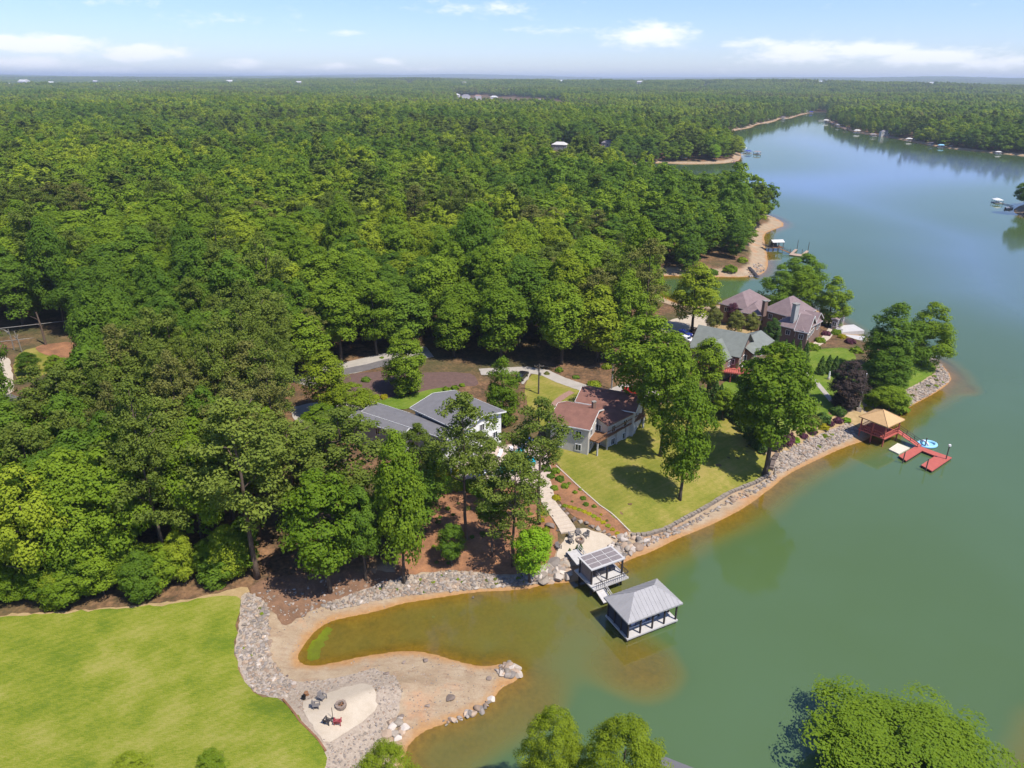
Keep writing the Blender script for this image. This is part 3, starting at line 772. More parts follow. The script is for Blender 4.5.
DT, PT = 'deciduous_tree', 'pine_tree'
tree_base(DT, 7, 410, 394, 329, 50, 'mid', 'rounded green tree alone in the brown mulch bed behind the grey roofed house')
tree_base(DT, 7, 503, 426, 357, 44, 'mid', 'rounded green tree between the grey roofed house and the lawn of the red roofed house')
tree_base(PT, 1, 466, 540, 391, 62, 'pine', 'tall pine in front of the grey roofed house with its bare trunk in the mulch')
tree_base(PT, 0, 539, 524, 396, 66, 'pine', 'tall pine left of the red roofed house with its bare trunk beside the stone steps')
tree_base(PT, 3, 513, 566, 452, 62, 'pine', 'shorter bushy pine in front of the swimming pool')
tree_base(PT, 2, 492, 556, 478, 44, 'deep', 'small dark pine on the shaded mulch slope below the pool')
tree_base(DT, 3, 530, 583, 526, 54, 'lime', 'low bright lime green tree at the lakeside left of the sand terrace')
tree_base(DT, 0, 640, 420, 314, 92, 'mid', 'large spreading tree behind the right end of the red roofed house')
tree_base(DT, 2, 660, 456, 334, 72, 'mid', 'tall tree on the lawn close to the right end of the red roofed house')
tree_base(DT, 1, 668, 498, 374, 64, 'mid', 'tree standing in the middle of the lakeside lawn casting a dark shadow', cx=688)
tree_base(DT, 2, 757, 474, 343, 92, 'mid', 'tall leaning tree at the lakeside corner of the lawn by the stone riprap', cx=777)
tree_base(DT, 5, 692, 331, 262, 56, 'fresh', 'light green tree by the sandy drive in front of the green cove')
tree_base(DT, 3, 706, 396, 338, 46, 'mid', 'leafy tree in front of the red deck of the green grey roofed house')
tree_base(DT, 0, 712, 336, 306, 20, 'olive', 'small olive tree nearest the sandy drive beside the mauve roofed house', single=True)
tree_base(DT, 5, 734, 337, 310, 22, 'olive', 'small olive tree below the plum tree in front of the mauve roofed house', single=True)
tree_base(DT, 4, 750, 337, 312, 18, 'olive', 'small olive tree between the mauve roofed house and the green grey roof', single=True)
tree_base(DT, 1, 770, 350, 318, 22, 'conif', 'dark rounded tree between the green grey roof and the mauve roofed house', single=True)
tree_base(DT, 3, 731, 325, 302, 18, 'plum', 'small dark plum coloured tree against the mauve roofed house', single=True)
tree_base(DT, 7, 775, 315, 264, 42, 'deep', 'dark tree behind the mauve roofed house at the edge of the cove')
tree_base(DT, 7, 800, 318, 266, 46, 'mid', 'middle tree of the clump behind the mauve roofed house')
tree_base(DT, 7, 828, 326, 276, 38, 'mid', 'tree at the lake end of the clump behind the mauve roofed house')
tree_base(DT, 7, 885, 378, 303, 68, 'deep', 'big dense rounded tree on the grassy point')
tree_base(DT, 7, 920, 364, 302, 54, 'mid', 'lighter tree at the tip of the grassy point above the stone bank')
tree_base(DT, 7, 886, 398, 348, 54, 'deep', 'lower dense tree in front of the big rounded tree on the point')
tree_base(DT, 7, 846, 408, 361, 44, 'copper', 'dark copper leaved tree behind the tan roofed boathouse')
tree_base(DT, 0, 888, 414, 386, 40, 'mid', 'bushy low tree between the copper tree and the stone point', single=True)
tree_base(DT, 2, 770, 394, 352, 34, 'fresh', 'rounded pale green tree in front of the green grey roofed house')
tree_base(DT, 2, 722, 420, 388, 24, 'mid', 'small tree at the upper end of the hedge by the red deck')
tree_top(DT, 6, 928, 768, 262, 5.6, 'mid', 'big rounded treetop close below the camera at the lower right corner')
tree_top(DT, 6, 556, 722, 84, 16, 'fresh', 'yellow green treetop at the bottom edge left of the grey roof')
tree_top(DT, 6, 630, 736, 118, 16, 'fresh', 'green treetop at the bottom edge overlapping the grey dock roof')
tree_top(DT, 6, 382, 762, 84, 12, 'fresh', 'yellow green treetop at the bottom edge beside the gravel')
tree_top(DT, 6, 118, 768, 46, 6, 'fresh', 'light green bushy treetop at the bottom edge of the big lawn')
tree_top(DT, 6, 200, 766, 40, 6, 'mid', 'green bushy treetop at the bottom edge beside the big lawn')
tree_base(PT, 1, -14, 770, 706, 40, 'conif', 'dark conifer at the left edge of the big lawn', single=True)
tree_base(DT, 2, 1024, 214, 177, 26, 'deep', 'dark tree on the tiny point at the right edge of the lake')
tree_base(DT, 5, 714, 160.5, 144, 16, 'lime', 'bright light green tree at the tip of the far beach', single=True)
tree_base(DT, 3, 330, 418, 352, 60, 'fresh', 'feathery light green tree over the parking pad left of the grey roofed house')
tree_base(DT, 5, 30, 374, 352, 26, 'deep', 'small dark tree on the grassy roadside clearing at the left edge', single=True)
tree_base(DT, 2, 60, 380, 355, 24, 'mid', 'small green tree beside the black car at the left edge', single=True)
tree_base(PT, 1, 262, 578, 398, 100, 'pine', 'broad olive pine with three bare trunks behind the stone bank of the big lawn', cx=240)
tree_base(PT, 1, 300, 540, 420, 76, 'pine', 'olive pine right of the broad pine in the lakeside grove')
tree_base(DT, 4, 330, 592, 470, 92, 'mid', 'leafy tree leaning over the sandy shore at the head of the cove')
tree_base(DT, 1, 306, 520, 428, 64, 'mid', 'leafy tree in front of the parking pad')
tree_base(PT, 0, 352, 522, 408, 92, 'pine', 'olive pine hiding the left end of the grey roofed house')
tree_base(DT, 5, 404, 583, 430, 66, 'mid', 'tall leafy tree on the bank left of the orange mulch slope')
tree_base(DT, 2, 366, 580, 486, 54, 'deep', 'leafy tree over the shaded stone bank')
tree_base(PT, 2, 366, 545, 470, 50, 'pine', 'small olive pine behind the trees of the shaded stone bank')
tree_base(DT, 0, 352, 428, 384, 54, 'fresh', 'spreading light green tree at the left end of the grey roofed house')
tree_base(DT, 2, 318, 452, 404, 46, 'mid', 'green tree in front of the parking pad beside the grove', cx=322)
tree_base(PT, 1, 420, 500, 424, 44, 'pine', 'slim olive pine beside the left wall of the grey roofed house')
tree_base(PT, 3, 482, 494, 432, 46, 'pine', 'short bushy pine between the grey roofed house and the patio')
tree_base(DT, 3, 436, 506, 446, 38, 'deep', 'dark leafy tree below the left wall of the grey roofed house', single=True)
tree_base(DT, 4, 452, 566, 524, 34, 'deep', 'small dark leafy tree among the pines on the mulch slope', single=True)
# conifers, hedge and shrubs
def conifer(bx, by, ytop, wpx, label, group=None, mat='conif'):
    b = ground(bx, by); H = solve_H(b, ytop); R = wpx/2*proj(b)[0, 2]/FPX
    o = thing('arborvitae', label, 'conifer', b, random.uniform(0, 6.28), group); o.scale = (R/1.3, R/1.3, H/6.)
    c = link('crown', random.choice(CONE), o); setmat(c, LEAF[mat]); link('trunk', CONET, o)
    return o
for k in range(13):
    t = k/12; conifer(710+52*t, 398+52*t+4*math.sin(t*9), 398+52*t-21-3*math.sin(t*3), 14, 'upright dark green arborvitae in the hedge along the right side of the lawn', 'hedge of arborvitae beside the lawn')
for x, y in [(783,362),(790,362),(797,363),(804,364)]:
    conifer(x, y, y-23, 10, 'dark conical arborvitae in the short row below the mauve roofed house', 'row of conical arborvitae below the mauve roofed house')
for x, y in [(820,374),(827,373),(834,374),(840,378)]:
    conifer(x, y, y-18, 11, 'dark green rounded arborvitae in the row left of the copper tree', 'row of arborvitae near the copper tree')

def shrub(px, py, wpx, mat, label, squash=1.0, group=None, cat='shrub', name='shrub'):
    b = ground(px, py); R = wpx/2*proj(b)[0, 2]/FPX
    o = link(name, random.choice(BALL), None, b, random.uniform(0, 6.28)); setmat(o, LEAF[mat]); o.scale = (R, R, R*squash)
    return tag(o, label, cat, group)
for x, y, wd in [(803,437,9),(812,433,10)]: shrub(x, y, wd, 'plum', 'rounded purple shrub above the riprap nearer the leaning tree', 1, 'two purple shrubs near the leaning tree')
for x, y, wd in [(829,425,10),(838,422,10)]: shrub(x, y, wd, 'plum', 'rounded purple shrub above the riprap nearer the tan roofed boathouse', 1, 'two purple shrubs near the boathouse')
shrub(795,441,10,'lime','low bright green shrub beside the purple shrubs nearer the leaning tree',.8)
shrub(846,421,9,'lime','low bright green shrub beside the flagpole foot and the boathouse',.8)
shrub(823,428,11,'gold','golden shrub between the two pairs of purple shrubs',.8)
shrub(868,410,8,'gold','small yellow shrub behind the tan boathouse roof',.9)
shrub(822,421,15,'conif','dark green rounded shrub behind the golden shrub',1.2)
shrub(812,424,16,'olive','grey green shrub left of the dark rounded shrub',1.2)
shrub(838,414,15,'conif','dark shrub in front of the copper tree',1.1)
shrub(786,442,16,'plum','broad purple bush at the foot of the leaning tree',1.3)
shrub(774,447,18,'copper','brownish purple bush next to the leaning trunk',1.2)
shrub(856,407,12,'olive','brown green shrub at the foot of the flagpole',1)
shrub(872,403,20,'mid','green shrub between the copper tree and the boathouse roof',1.1)
shrub(895,410,24,'mid','bushy green shrub on the stone bank right of the boathouse roof',1.1)
for i, (x, y, wd, mt, lb) in enumerate([(445,487,24,'lime','bright green bush on the slope below the grey house'),(432,484,16,'mid','green bush at the left end of the slope planting'),(458,488,18,'fresh','pale green bush right of the bright bush below the grey house'),
        (470,488,20,'mid','green bush behind the tall pine trunk below the patio'),(447,478,26,'gold','wide yellow bush under the wall of the grey house'),(484,490,12,'gold','yellow bush at the right end of the slope planting'),
        (556,472,9,'mid','green shrub at the upper right of the steps'),(551,477,8,'deep','dark shrub beside the top of the steps'),(560,480,9,'deep','rounded dark shrub in the planting right of the steps'),
        (554,489,8,'mid','clipped round shrub beside the upper steps'),(565,487,8,'mid','clipped round shrub at the edge of the orange mulch'),(556,499,9,'gold','golden flowering clump beside the steps'),
        (546,470,10,'deep','dark shrub between the pool and the tall pine'),
        (575,493,5,'mid','round shrub at the top of the orange mulch'),(580,490,4,'mid','small round shrub by the lawn edge above the orange mulch'),(583,499,6,'deep','round dark shrub in the middle of the orange mulch'),
        (586,505,6,'deep','round dark shrub lowest of the pair in the orange mulch'),(594,507,5,'mid','small round shrub at the lawn side of the orange mulch'),(569,484,4,'mid','tiny round shrub at the top corner of the mulch'),
        (601,515,3,'gold','tiny golden plant in the orange mulch'),(607,521,3,'olive','tiny dark plant low in the orange mulch'),(572,502,3,'olive','tiny dark plant beside the golden groundcover'),
        (541,514,8,'gold','golden clump left of the middle steps'),(541,521,7,'gold','golden clump left of the lower steps'),(546,531,8,'fresh','green clump left of the big boulder'),
        (607,368,10,'fresh','neatly clipped round shrub beside the drive above the red roof'),(594,386,13,'fresh','large clipped round shrub touching the red roof ridge'),(559,371,8,'mid','small round shrub on the wooded side of the drive'),
        (446,390,7,'mid','small round shrub left of the grey roof peak'),(455,389,8,'mid','small round shrub beside the grey roof peak'),(462,386,6,'mid','small upright shrub right of the grey roof peak'),
        (366,381,9,'deep','small dark shrub in the brown mulch by the drive'),(376,398,8,'fresh','yellow green shrub left of the grey roof'),(384,398,8,'gold','golden shrub at the corner of the grey roof'),
        (718,334,6,'gold','small yellow shrub behind the green grey roof'),(716,333,9,'olive','olive shrub by the green grey roof ridge'),(681,341,16,'copper','dull brown bush beside the parked cars'),(697,336,18,'copper','large dull brown bush by the sandy drive'),
        (842,338,8,'gold','yellow shrub in the garden below the pavilion'),(836,334,10,'mid','green hedge shrub in the garden near the pavilion'),(826,335,9,'plum','reddish shrub beside the sandy garden path'),(850,343,10,'plum','reddish low shrub on the garden terrace'),
        (820,342,10,'mid','green shrub at the corner of the mauve roofed house'),(812,349,14,'mid','low green shrub on the lawn below the mauve roofed house'),(856,352,12,'mid','green shrub under the big rounded tree'),
        (700,273,12,'mid','green shrub left on the bank across the cove'),(712,274,12,'deep','dark shrub in the middle of the bank across the cove'),(730,271,14,'mid','green shrub near the rocks across the cove'),(742,262,10,'fresh','pale shrub above the rocky tip across the cove')]):
    shrub(x, y, wd, mt, lb, 1.0 if wd < 12 else .85)
for k in range(34):
    x, y = random.uniform(412, 545), random.uniform(500, 570)
    if inpoly([[x, y]], [(412,560),(430,505),(540,498),(552,540),(540,566),(455,566)])[0]: shrub(x, y, random.uniform(3, 7), random.choice(['olive', 'deep', 'olive', 'fresh']), 'small scrubby plant on the shaded mulch slope', random.uniform(.6, 1), 'scrubby plants on the mulch slope', 'plant', 'scrub_plant')
for k in range(60):
    x, y = random.uniform(270, 640), random.uniform(352, 396)
    if inpoly([[x, y]], [(270,372),(300,362),(340,360),(430,362),(480,366),(470,372),(520,368),(560,368),(604,382),(590,384),(560,376),(500,368),(490,380),(470,370),(400,352),(340,366),(300,376)])[0]: shrub(x, y, random.uniform(3, 8), random.choice(['olive', 'deep', 'mid', 'fresh']), 'small scrubby plant at the wood edge behind the houses', random.uniform(.6, 1), 'scrubby plants at the wood edge', 'plant', 'scrub_plant')
for k in range(46):
    bx = random.choice([[(243,600),(268,604),(270,640),(272,672),(286,690),(250,689),(236,650)], [(330,606),(401,578),(455,572),(509,578),(556,561),(569,580),(500,587),(395,597)], [(774,458),(817,436),(850,424),(848,440),(805,461)], [(893,411),(907,390),(936,375),(948,380),(916,402)]])
    P_ = np.array(bx, float)
    for t_ in range(20):
        x, y = rng.uniform(P_.min(0), P_.max(0))
        if inpoly([[x, y]], P_)[0]: shrub(x, y, random.uniform(2.5, 5), random.choice(['olive', 'fresh', 'mid']), 'small green weed growing between the bank stones', random.uniform(.5, .9), 'weeds between the bank stones', 'plant', 'weed'); break
# golden ground cover along the wall of boulders
for k in range(12):
    t = k/11; shrub(565+52*t, 506+28*t-5*math.sin(t*3), 6, 'gold' if k % 3 else 'fresh', 'low golden ground cover plant above the row of boulders', .45, 'golden ground cover row', 'plant', 'groundcover_plant')

# ------------------------------------------------------------------ woodland: the nearest trees one by one, the rest as one mass
def clearpts(poly, dz=0.):
    P = np.array(poly, float); mn, mx = P.min(0), P.max(0)
    g = np.stack(np.meshgrid(np.arange(mn[0], mx[0]+1, 3), np.arange(mn[1], mx[1]+1, 3)), -1).reshape(-1, 2)
    g = g[inpoly(g, P)]
    W = grounds(g); return g, proj(W)[:, 2]
CLEAR = [  # parts of the view that stay open, as outlines
 [(288,402),(322,400),(318,420),(294,424)], [(338,374),(390,359),(392,366),(342,380)], [(345,382),(385,375),(470,382),(440,390),(375,398)], [(388,396),(415,402),(461,386),(500,405),(500,450),(462,490),(436,480),(430,446),(405,424)],
 [(500,372),(560,368),(610,385),(640,400),(650,440),(560,470),(500,470),(470,490),(440,500),(470,578),(550,580),(560,520),(500,440)],
 [(0,362),(10,360),(12,400),(0,402)], [(22,350),(74,342),(72,360),(34,366)], [(0,326),(36,322),(40,345),(0,348)],
 [(666,312),(716,306),(760,300),(850,320),(850,400),(720,390),(668,345)], [(670,268),(765,252),(772,268),(750,280),(668,284)], [(762,220),(790,222),(770,236)],
 [(552,142),(568,142),(566,150),(553,150)], [(600,138),(612,138),(612,147),(600,147)], [(662,155),(742,153),(742,163),(662,165)], [(452,101),(484,104),(484,110),(452,109)], [(530,107),(565,108),(560,113),(532,112)], [(484,106),(530,108),(530,111),(484,109)],
 [(245,588),(420,574),(420,600),(250,640)], [(0,608),(240,590),(300,720),(0,760)],
]
CG = [clearpts(p) for p in CLEAR]
CP = np.concatenate([c[0] for c in CG]); CD = np.concatenate([c[1] for c in CG])
GROVE = [(-400,640),(-120,622),(0,609),(60,608),(130,602),(200,590),(236,585),(262,574),(330,573),(398,571),(412,546),(405,515),(392,480),(360,452),(330,432),(286,428),(284,404),(318,376),(330,368),(300,360),(240,352),(120,356),(84,364),(44,380),(14,402),(0,412),(-120,428),(-400,440)]
BACKW = [(-600,350),(-120,340),(-40,336),(0,338),(60,334),(120,338),(200,356),(300,367),(345,361),(390,354),(430,367),(480,372),(520,370),(560,369),(600,380),(640,384),(652,364),(648,345),(640,320),(645,296)]
gw = grounds(np.array(GROVE, float))[:, :2]; bwv = grounds(np.array(BACKW, float))[:, :2]
bw = np.concatenate([bwv, np.array([[90, 420], [120, 900], [-900, 900], [-900, 160]])])
cand = []
def jgrid(x0, x1, y0, y1, s):
    gx, gy = np.meshgrid(np.arange(x0, x1, s), np.arange(y0, y1, s*.87))
    gx = gx+((np.arange(gy.shape[0]) % 2)*s/2)[:, None]
    return np.stack([gx.ravel(), gy.ravel()], 1)+rng.uniform(-.32, .32, (gx.size, 2))*s
G1 = jgrid(-170, 60, 60, 190, 5.6); G1 = G1[inpoly(G1, gw)]
G2 = jgrid(-700, 900, 120, 1000, 10.2); D2 = sdf(G2)
inb = inpoly(G2, bw)
ex = proj(np.column_stack([G2, np.full(len(G2), 14.)]))
ahead = (ex[:, 1] < 268) & (D2 > 3.2)                     # every other bank beyond the houses is wooded to the water
inb = ((inb & (D2 > 4.5)) | ahead) & ~inpoly(G2, gw) & (np.abs(ex[:, 0]-512) < 900)
G2 = G2[inb]
zone = np.concatenate([np.zeros(len(G1)), np.ones(len(G2))]); G = np.concatenate([G1, G2])
dG = sdf(G); ok = dG > 3.0; G, zone, dG = G[ok], zone[ok], dG[ok]
zG = hgt(G, dG); nG = len(G)
pinezone = .5*wob(G[:, 0], G[:, 1], 38, 2)+.5*wob(G[:, 0], G[:, 1], 17, 6)
isp = (pinezone+rng.normal(0, .22, nG)) > np.where(zone == 0, .30, .40)
HH = np.where(isp, rng.uniform(20, 27, nG), rng.uniform(16.5, 24.5, nG)); RR = np.where(isp, rng.uniform(3.4, 5.0, nG), rng.uniform(4.3, 6.6, nG)); RR = np.where(zone == 1, RR*1.42, RR); HH = HH*(1+.1*wob(G[:, 0], G[:, 1], 21, 7)+np.where(rng.random(nG) < .16, .24, 0)-np.where(rng.random(nG) < .14, .2, 0)); RR = RR*rng.uniform(.85, 1.22, nG)
HH = np.where(dG < 14, HH*.78, HH); RR = np.where(dG < 14, RR*.85, RR)
# drop a tree whose crown would hide an open spot behind it, or that stands on a tree already there
pc = proj(np.column_stack([G, zG+HH*.62])); Wc = pc[:, 2]
keep = np.ones(nG, bool)
rx = RR*FPX/Wc*.8; ry = np.maximum(HH*.36*FPX/Wc, rx)*.95
for i in range(nG):
    if abs(pc[i, 0]-512) < 620 and pc[i, 1] > 85:
        hit = (((CP[:, 0]-pc[i, 0])/rx[i])**2+((CP[:, 1]-pc[i, 1])/ry[i])**2 < 1) & (CD > Wc[i]-6)
        if hit.any(): keep[i] = False
PL = np.array(PLACED)
for x, y, r in PL: keep &= ((G[:, 0]-x)**2+(G[:, 1]-y)**2) > (r*.75+1.5)**2
edge = grounds(np.array([(-60,622),(0,612),(40,610),(80,607),(130,604),(180,597),(220,590),(245,584)], float))
for k in range(22):
    s = k/21*(len(edge)-1); i0 = min(int(s), len(edge)-2); p = edge[i0]+(edge[i0+1]-edge[i0])*(s-i0)+np.array([random.uniform(-1, 1), random.uniform(1.0, 4.5), 0])
    put_tree(DT, k % 6, (p[0], p[1], hz(p[0], p[1])-1.6), random.uniform(7, 11), random.uniform(2.6, 3.8), LEAF[('mid', 'deep', 'mid', 'fresh')[k % 4]], 'low bushy tree at the shaded wood edge along the top of the big lawn', 'low bushy trees along the big lawn', True)
G, zone, zG, isp, HH, RR, Wc, pc, dG = [a[keep] for a in (G, zone, zG, isp, HH, RR, Wc, pc, dG)]
inframe = (pc[:, 0] > -40) & (pc[:, 0] < 1064) & (pc[:, 1] < 800) & (Wc > 0)
order = np.argsort(Wc+np.where(inframe, 0, 1e6))
nd = npn = 0; mass = []
tone = 1.1*wob(G[:, 0], G[:, 1], 34, 8)+rng.normal(0, .5, len(G))
for i in order:
    own = inframe[i] and ((isp[i] and npn < 105) or (not isp[i] and nd < 245))
    if not own: mass.append(i); continue
    where = ('in the lakeside grove left of the grey house' if zone[i] == 0 else 'in the dense wood behind the houses')
    if isp[i]:
        npn += 1; k = 'pine_tree'; mt, adj = ('pine', 'olive green pine ') if tone[i] < .5 else ('brown', 'brownish olive pine ')
    else:
        nd += 1; k = 'deciduous_tree'
        mt, adj = ('fresh', 'yellow green leafy tree ') if tone[i] > (.95 if zone[i] == 0 else .55) else (('deep', 'dark green leafy tree ') if tone[i] < (.12 if zone[i] == 0 else -.35) else ('mid', 'mid green leafy tree '))
    put_tree(k, int(rng.integers(0, 6)), (G[i, 0], G[i, 1], zG[i]-.3), HH[i], RR[i], LEAF[mt], adj+where, adj.strip()+' group '+where, single=Wc[i] > 215)

# the mass of further trees: one object, points carrying instances of whole trees
def low_decid(seed, mat):
    c = decid_crown(seed, nl=52, nlf=95, leaf=.42, lr=(1.2, 2.2), base=.15, peak=.5+.1*random.random())
    return mesh_np('far_tree', c[0], c[1], mat, False, {'tone': c[2]})
def low_pine(seed, mat):
    c = pine_crown(seed, npad=46, nlf=80, leaf=.38, base=.35, R=4.6)
    return mesh_np('far_tree', c[0], c[1], mat, False, {'tone': c[2]})
def patch(seed, size=60., n=38, mix=(0, 0, 2), pinshare=.28):
    r = np.random.default_rng(seed); Vs, Fs, Ts, Ms = [], [], [], []; off = 0
    for k in range(n):
        x, y = r.uniform(-size/2, size/2, 2); pin = r.random() < pinshare
        H = r.uniform(15, 25); rad = r.uniform(5.5, 9)
        nl, nf = 18, 30
        P, Nn, T = [], [], []
        for j in range(nl):
            t = r.beta(2, 1.2); a = r.uniform(0, 6.28); q = r.uniform(1.6, 2.6)
            c = np.array([x+math.cos(a)*(rad-q*.6)*math.sin(math.pi*min(t, .95)**.8)*r.uniform(.4, 1), y+math.sin(a)*(rad-q*.6)*math.sin(math.pi*min(t, .95)**.8)*r.uniform(.4, 1), H*(.3+.7*t)-q*.6])
            d = sph(nf*2, r); d = d[d[:, 2] > -.3][:nf]
            P.append(c+d*q); Nn.append(d+np.array([0, 0, .4])+r.normal(0, .3, d.shape)); T.append(np.full(len(d), r.uniform(.1, .9)))
        v, f, t = quads(np.concatenate(P), np.concatenate(Nn), 1.0, np.concatenate(T), r)
        Vs.append(v); Fs.append(f+off); Ts.append(t); off += len(v); Ms.append(np.full(len(f), 1 if pin else int(r.choice(mix))))
    me = mesh_np('far_wood_patch', np.concatenate(Vs), np.concatenate(Fs), None, False, {'tone': np.concatenate(Ts)})
    for k in ('mid', 'pine', 'deep', 'fresh', 'brown'): me.materials.append(LEAF[k])
    me.polygons.foreach_set('material_index', np.concatenate(Ms).astype(np.int32))
    return me
src = bpy.data.collections.new('wood_source')
protos = [low_decid(501, LEAF['mid']), low_decid(502, LEAF['mid']), low_decid(503, LEAF['deep']), low_decid(504, LEAF['fresh']), low_decid(505, LEAF['mid']), low_pine(511, LEAF['pine']), low_pine(512, LEAF['pine']), patch(521), patch(522, mix=(0, 3, 3), pinshare=.1), patch(523, mix=(2, 2, 0), pinshare=.1), patch(524, mix=(0, 4, 1), pinshare=.7), patch(525, mix=(0, 3, 0), pinshare=.15)]
for k, me in enumerate(protos): src.objects.link(bpy.data.objects.new('wood_%02d' % k, me))
ptx, scl, rot, pid = [], [], [], []
for i in mass:
    if Wc[i] < 30: continue
    ptx.append((G[i, 0], G[i, 1], zG[i]-.3)); s = RR[i]/(4.4 if isp[i] else 6.); scl.append((s, s, HH[i]/(24. if isp[i] else 22.))); rot.append(random.uniform(0, 6.28))
    pid.append(int(rng.integers(5, 7)) if isp[i] else (3 if tone[i] > .55 else (2 if tone[i] < -.35 else int(rng.choice([0, 1, 4])))))
# beyond: banks get single trees, the inland gets patches of wood
G3 = jgrid(-1700, 2000, 1000, 2300, 9.5); e = proj(np.column_stack([G3, np.full(len(G3), 10.)])); G3 = G3[np.abs(e[:, 0]-512) < 900]; D3 = sdf(G3)
s3 = (D3 > 1.5) & (D3 < 46); G3s = G3[s3]; z3 = hgt(G3s, D3[s3])
for p, z in zip(G3s, z3):
    s = random.uniform(.72, 1.02); ptx.append((p[0], p[1], z-.3)); scl.append((s, s, s)); rot.append(random.uniform(0, 6.28)); pid.append(int(rng.choice([0, 1, 2, 3, 4, 5, 6])))
y = 1000.0
FAR = [(x, y_, 7) for x, y_ in ((25,85),(51,86.5),(72,87),(96,84.5),(140,85.5),(178,87),(410,84),(463,86),(706,86.5),(230,84),(300,86),(355,83.5),(560,84.5),(640,85.5),(820,85),(930,86.5),(8,88),(118,90),(265,89))]+[(884,136,8),(985,143,9),(794,113,6)]
while y < 42000:
    stp = 52 if y < 6000 else 52*(y/6000)**1.1
    half = .95*y+300
    xs = np.arange(-half, half, stp)+rng.uniform(-.2, .2)*stp
    Pp = np.stack([xs+rng.uniform(-.2, .2, len(xs))*stp, y+rng.uniform(-.25, .25, len(xs))*stp], 1)
    Dd = sdf(Pp); kk = Dd > (42 if y < 2300 else 34)
    if y > 2400: kk &= (wob(Pp[:, 0], Pp[:, 1], 420, 3)+.6*wob(Pp[:, 0], Pp[:, 1], 150, 5)) > -.95
    pq = proj(np.column_stack([Pp, hgt(Pp, Dd)]))
    for fx, fy, fw_ in FAR: kk &= ~((np.abs(pq[:, 0]-fx) < fw_) & (pq[:, 1] > fy-1.2) & (pq[:, 1] < fy+4.2))
    kk &= ~inpoly(pq[:, :2], [(446,95),(490,95),(572,101),(568,110),(446,107)])
    zz = hgt(Pp[kk], Dd[kk])
    for p, z in zip(Pp[kk], zz):
        s = stp/52*random.uniform(.95, 1.15); ptx.append((p[0], p[1], z-.5)); scl.append((s, s, random.uniform(.85, 1.12)*(1+.12*min(s-1, 4)))); rot.append(random.uniform(0, 6.28)); tz = wob(np.array([p[0]]), np.array([p[1]]), 130 if y < 3000 else 420, 9)[0]+random.gauss(0, .25)
        pid.append(10 if tz > .55 else (9 if tz < -.5 else random.choice([7, 8, 8, 11, 11])))
    y += stp*.9
me = bpy.data.meshes.new('far_woodland'); me.vertices.add(len(ptx)); me.vertices.foreach_set('co', np.array(ptx, dtype=np.float32).ravel())
me.attributes.new('scl', 'FLOAT_VECTOR', 'POINT').data.foreach_set('vector', np.array(scl, dtype=np.float32).ravel())
me.attributes.new('rot', 'FLOAT', 'POINT').data.foreach_set('value', np.array(rot, dtype=np.float32))
me.attributes.new('pid', 'INT', 'POINT').data.foreach_set('value', np.array(pid, dtype=np.int32)); me.update()
fw = link('far_woodland', me); tag(fw, 'unbroken green woodland covering the far hills and the far banks of the lake', None, None, 'stuff')
ng = bpy.data.node_groups.new('wood_spread', 'GeometryNodeTree')
ng.interface.new_socket('Geometry', in_out='INPUT', socket_type='NodeSocketGeometry'); ng.interface.new_socket('Geometry', in_out='OUTPUT', socket_type='NodeSocketGeometry')
gi = ng.nodes.new('NodeGroupInput'); go = ng.nodes.new('NodeGroupOutput')
ci = ng.nodes.new('GeometryNodeCollectionInfo'); ci.inputs['Collection'].default_value = src; ci.inputs['Separate Children'].default_value = True; ci.inputs['Reset Children'].default_value = True
ip = ng.nodes.new('GeometryNodeInstanceOnPoints'); ip.inputs['Pick Instance'].default_value = True
def named(n, t):
    a = ng.nodes.new('GeometryNodeInputNamedAttribute'); a.data_type = t; a.inputs['Name'].default_value = n; return a.outputs['Attribute']
cx_ = ng.nodes.new('ShaderNodeCombineXYZ'); er = ng.nodes.new('FunctionNodeEulerToRotation')
ng.links.new(named('rot', 'FLOAT'), cx_.inputs['Z']); ng.links.new(cx_.outputs[0], er.inputs[0]); ng.links.new(er.outputs[0], ip.inputs['Rotation'])
ng.links.new(named('scl', 'FLOAT_VECTOR'), ip.inputs['Scale']); ng.links.new(named('pid', 'INT'), ip.inputs['Instance Index'])
ng.links.new(gi.outputs[0], ip.inputs['Points']); ng.links.new(ci.outputs[0], ip.inputs['Instance']); ng.links.new(ip.outputs[0], go.inputs[0])
mod = fw.modifiers.new('spread', 'NODES'); mod.node_group = ng
print('woodland: own', nd, npn, 'mass', len(ptx))
# ------------------------------------------------------------------ houses
_wf = MB(); 
for x0, x1, z0, z1 in ((-.5,-.42,0,1),(.42,.5,0,1),(-.42,.42,0,.07),(-.42,.42,.93,1),(-.03,.03,.07,.93)): _wf.box(x0, x1, -.05, .05, z0, z1)
WFR = bpy.data.meshes.new('window'); WFR.from_pydata(_wf.v, [], _wf.f); WFR.materials.append(M['white'])
_wp = MB().box(-.42, .42, -.03, .03, .06, .94)
WPN = bpy.data.meshes.new('pane'); WPN.from_pydata(_wp.v, [], _wp.f); WPN.materials.append(M['glass'])

def put_window(root, x, y, z, ang, w_, h_, name='window'):
    f = link(name, WFR, root, (x, y, z), ang); f.scale = (w_, 1.6, h_)
    link('pane', WPN, f)

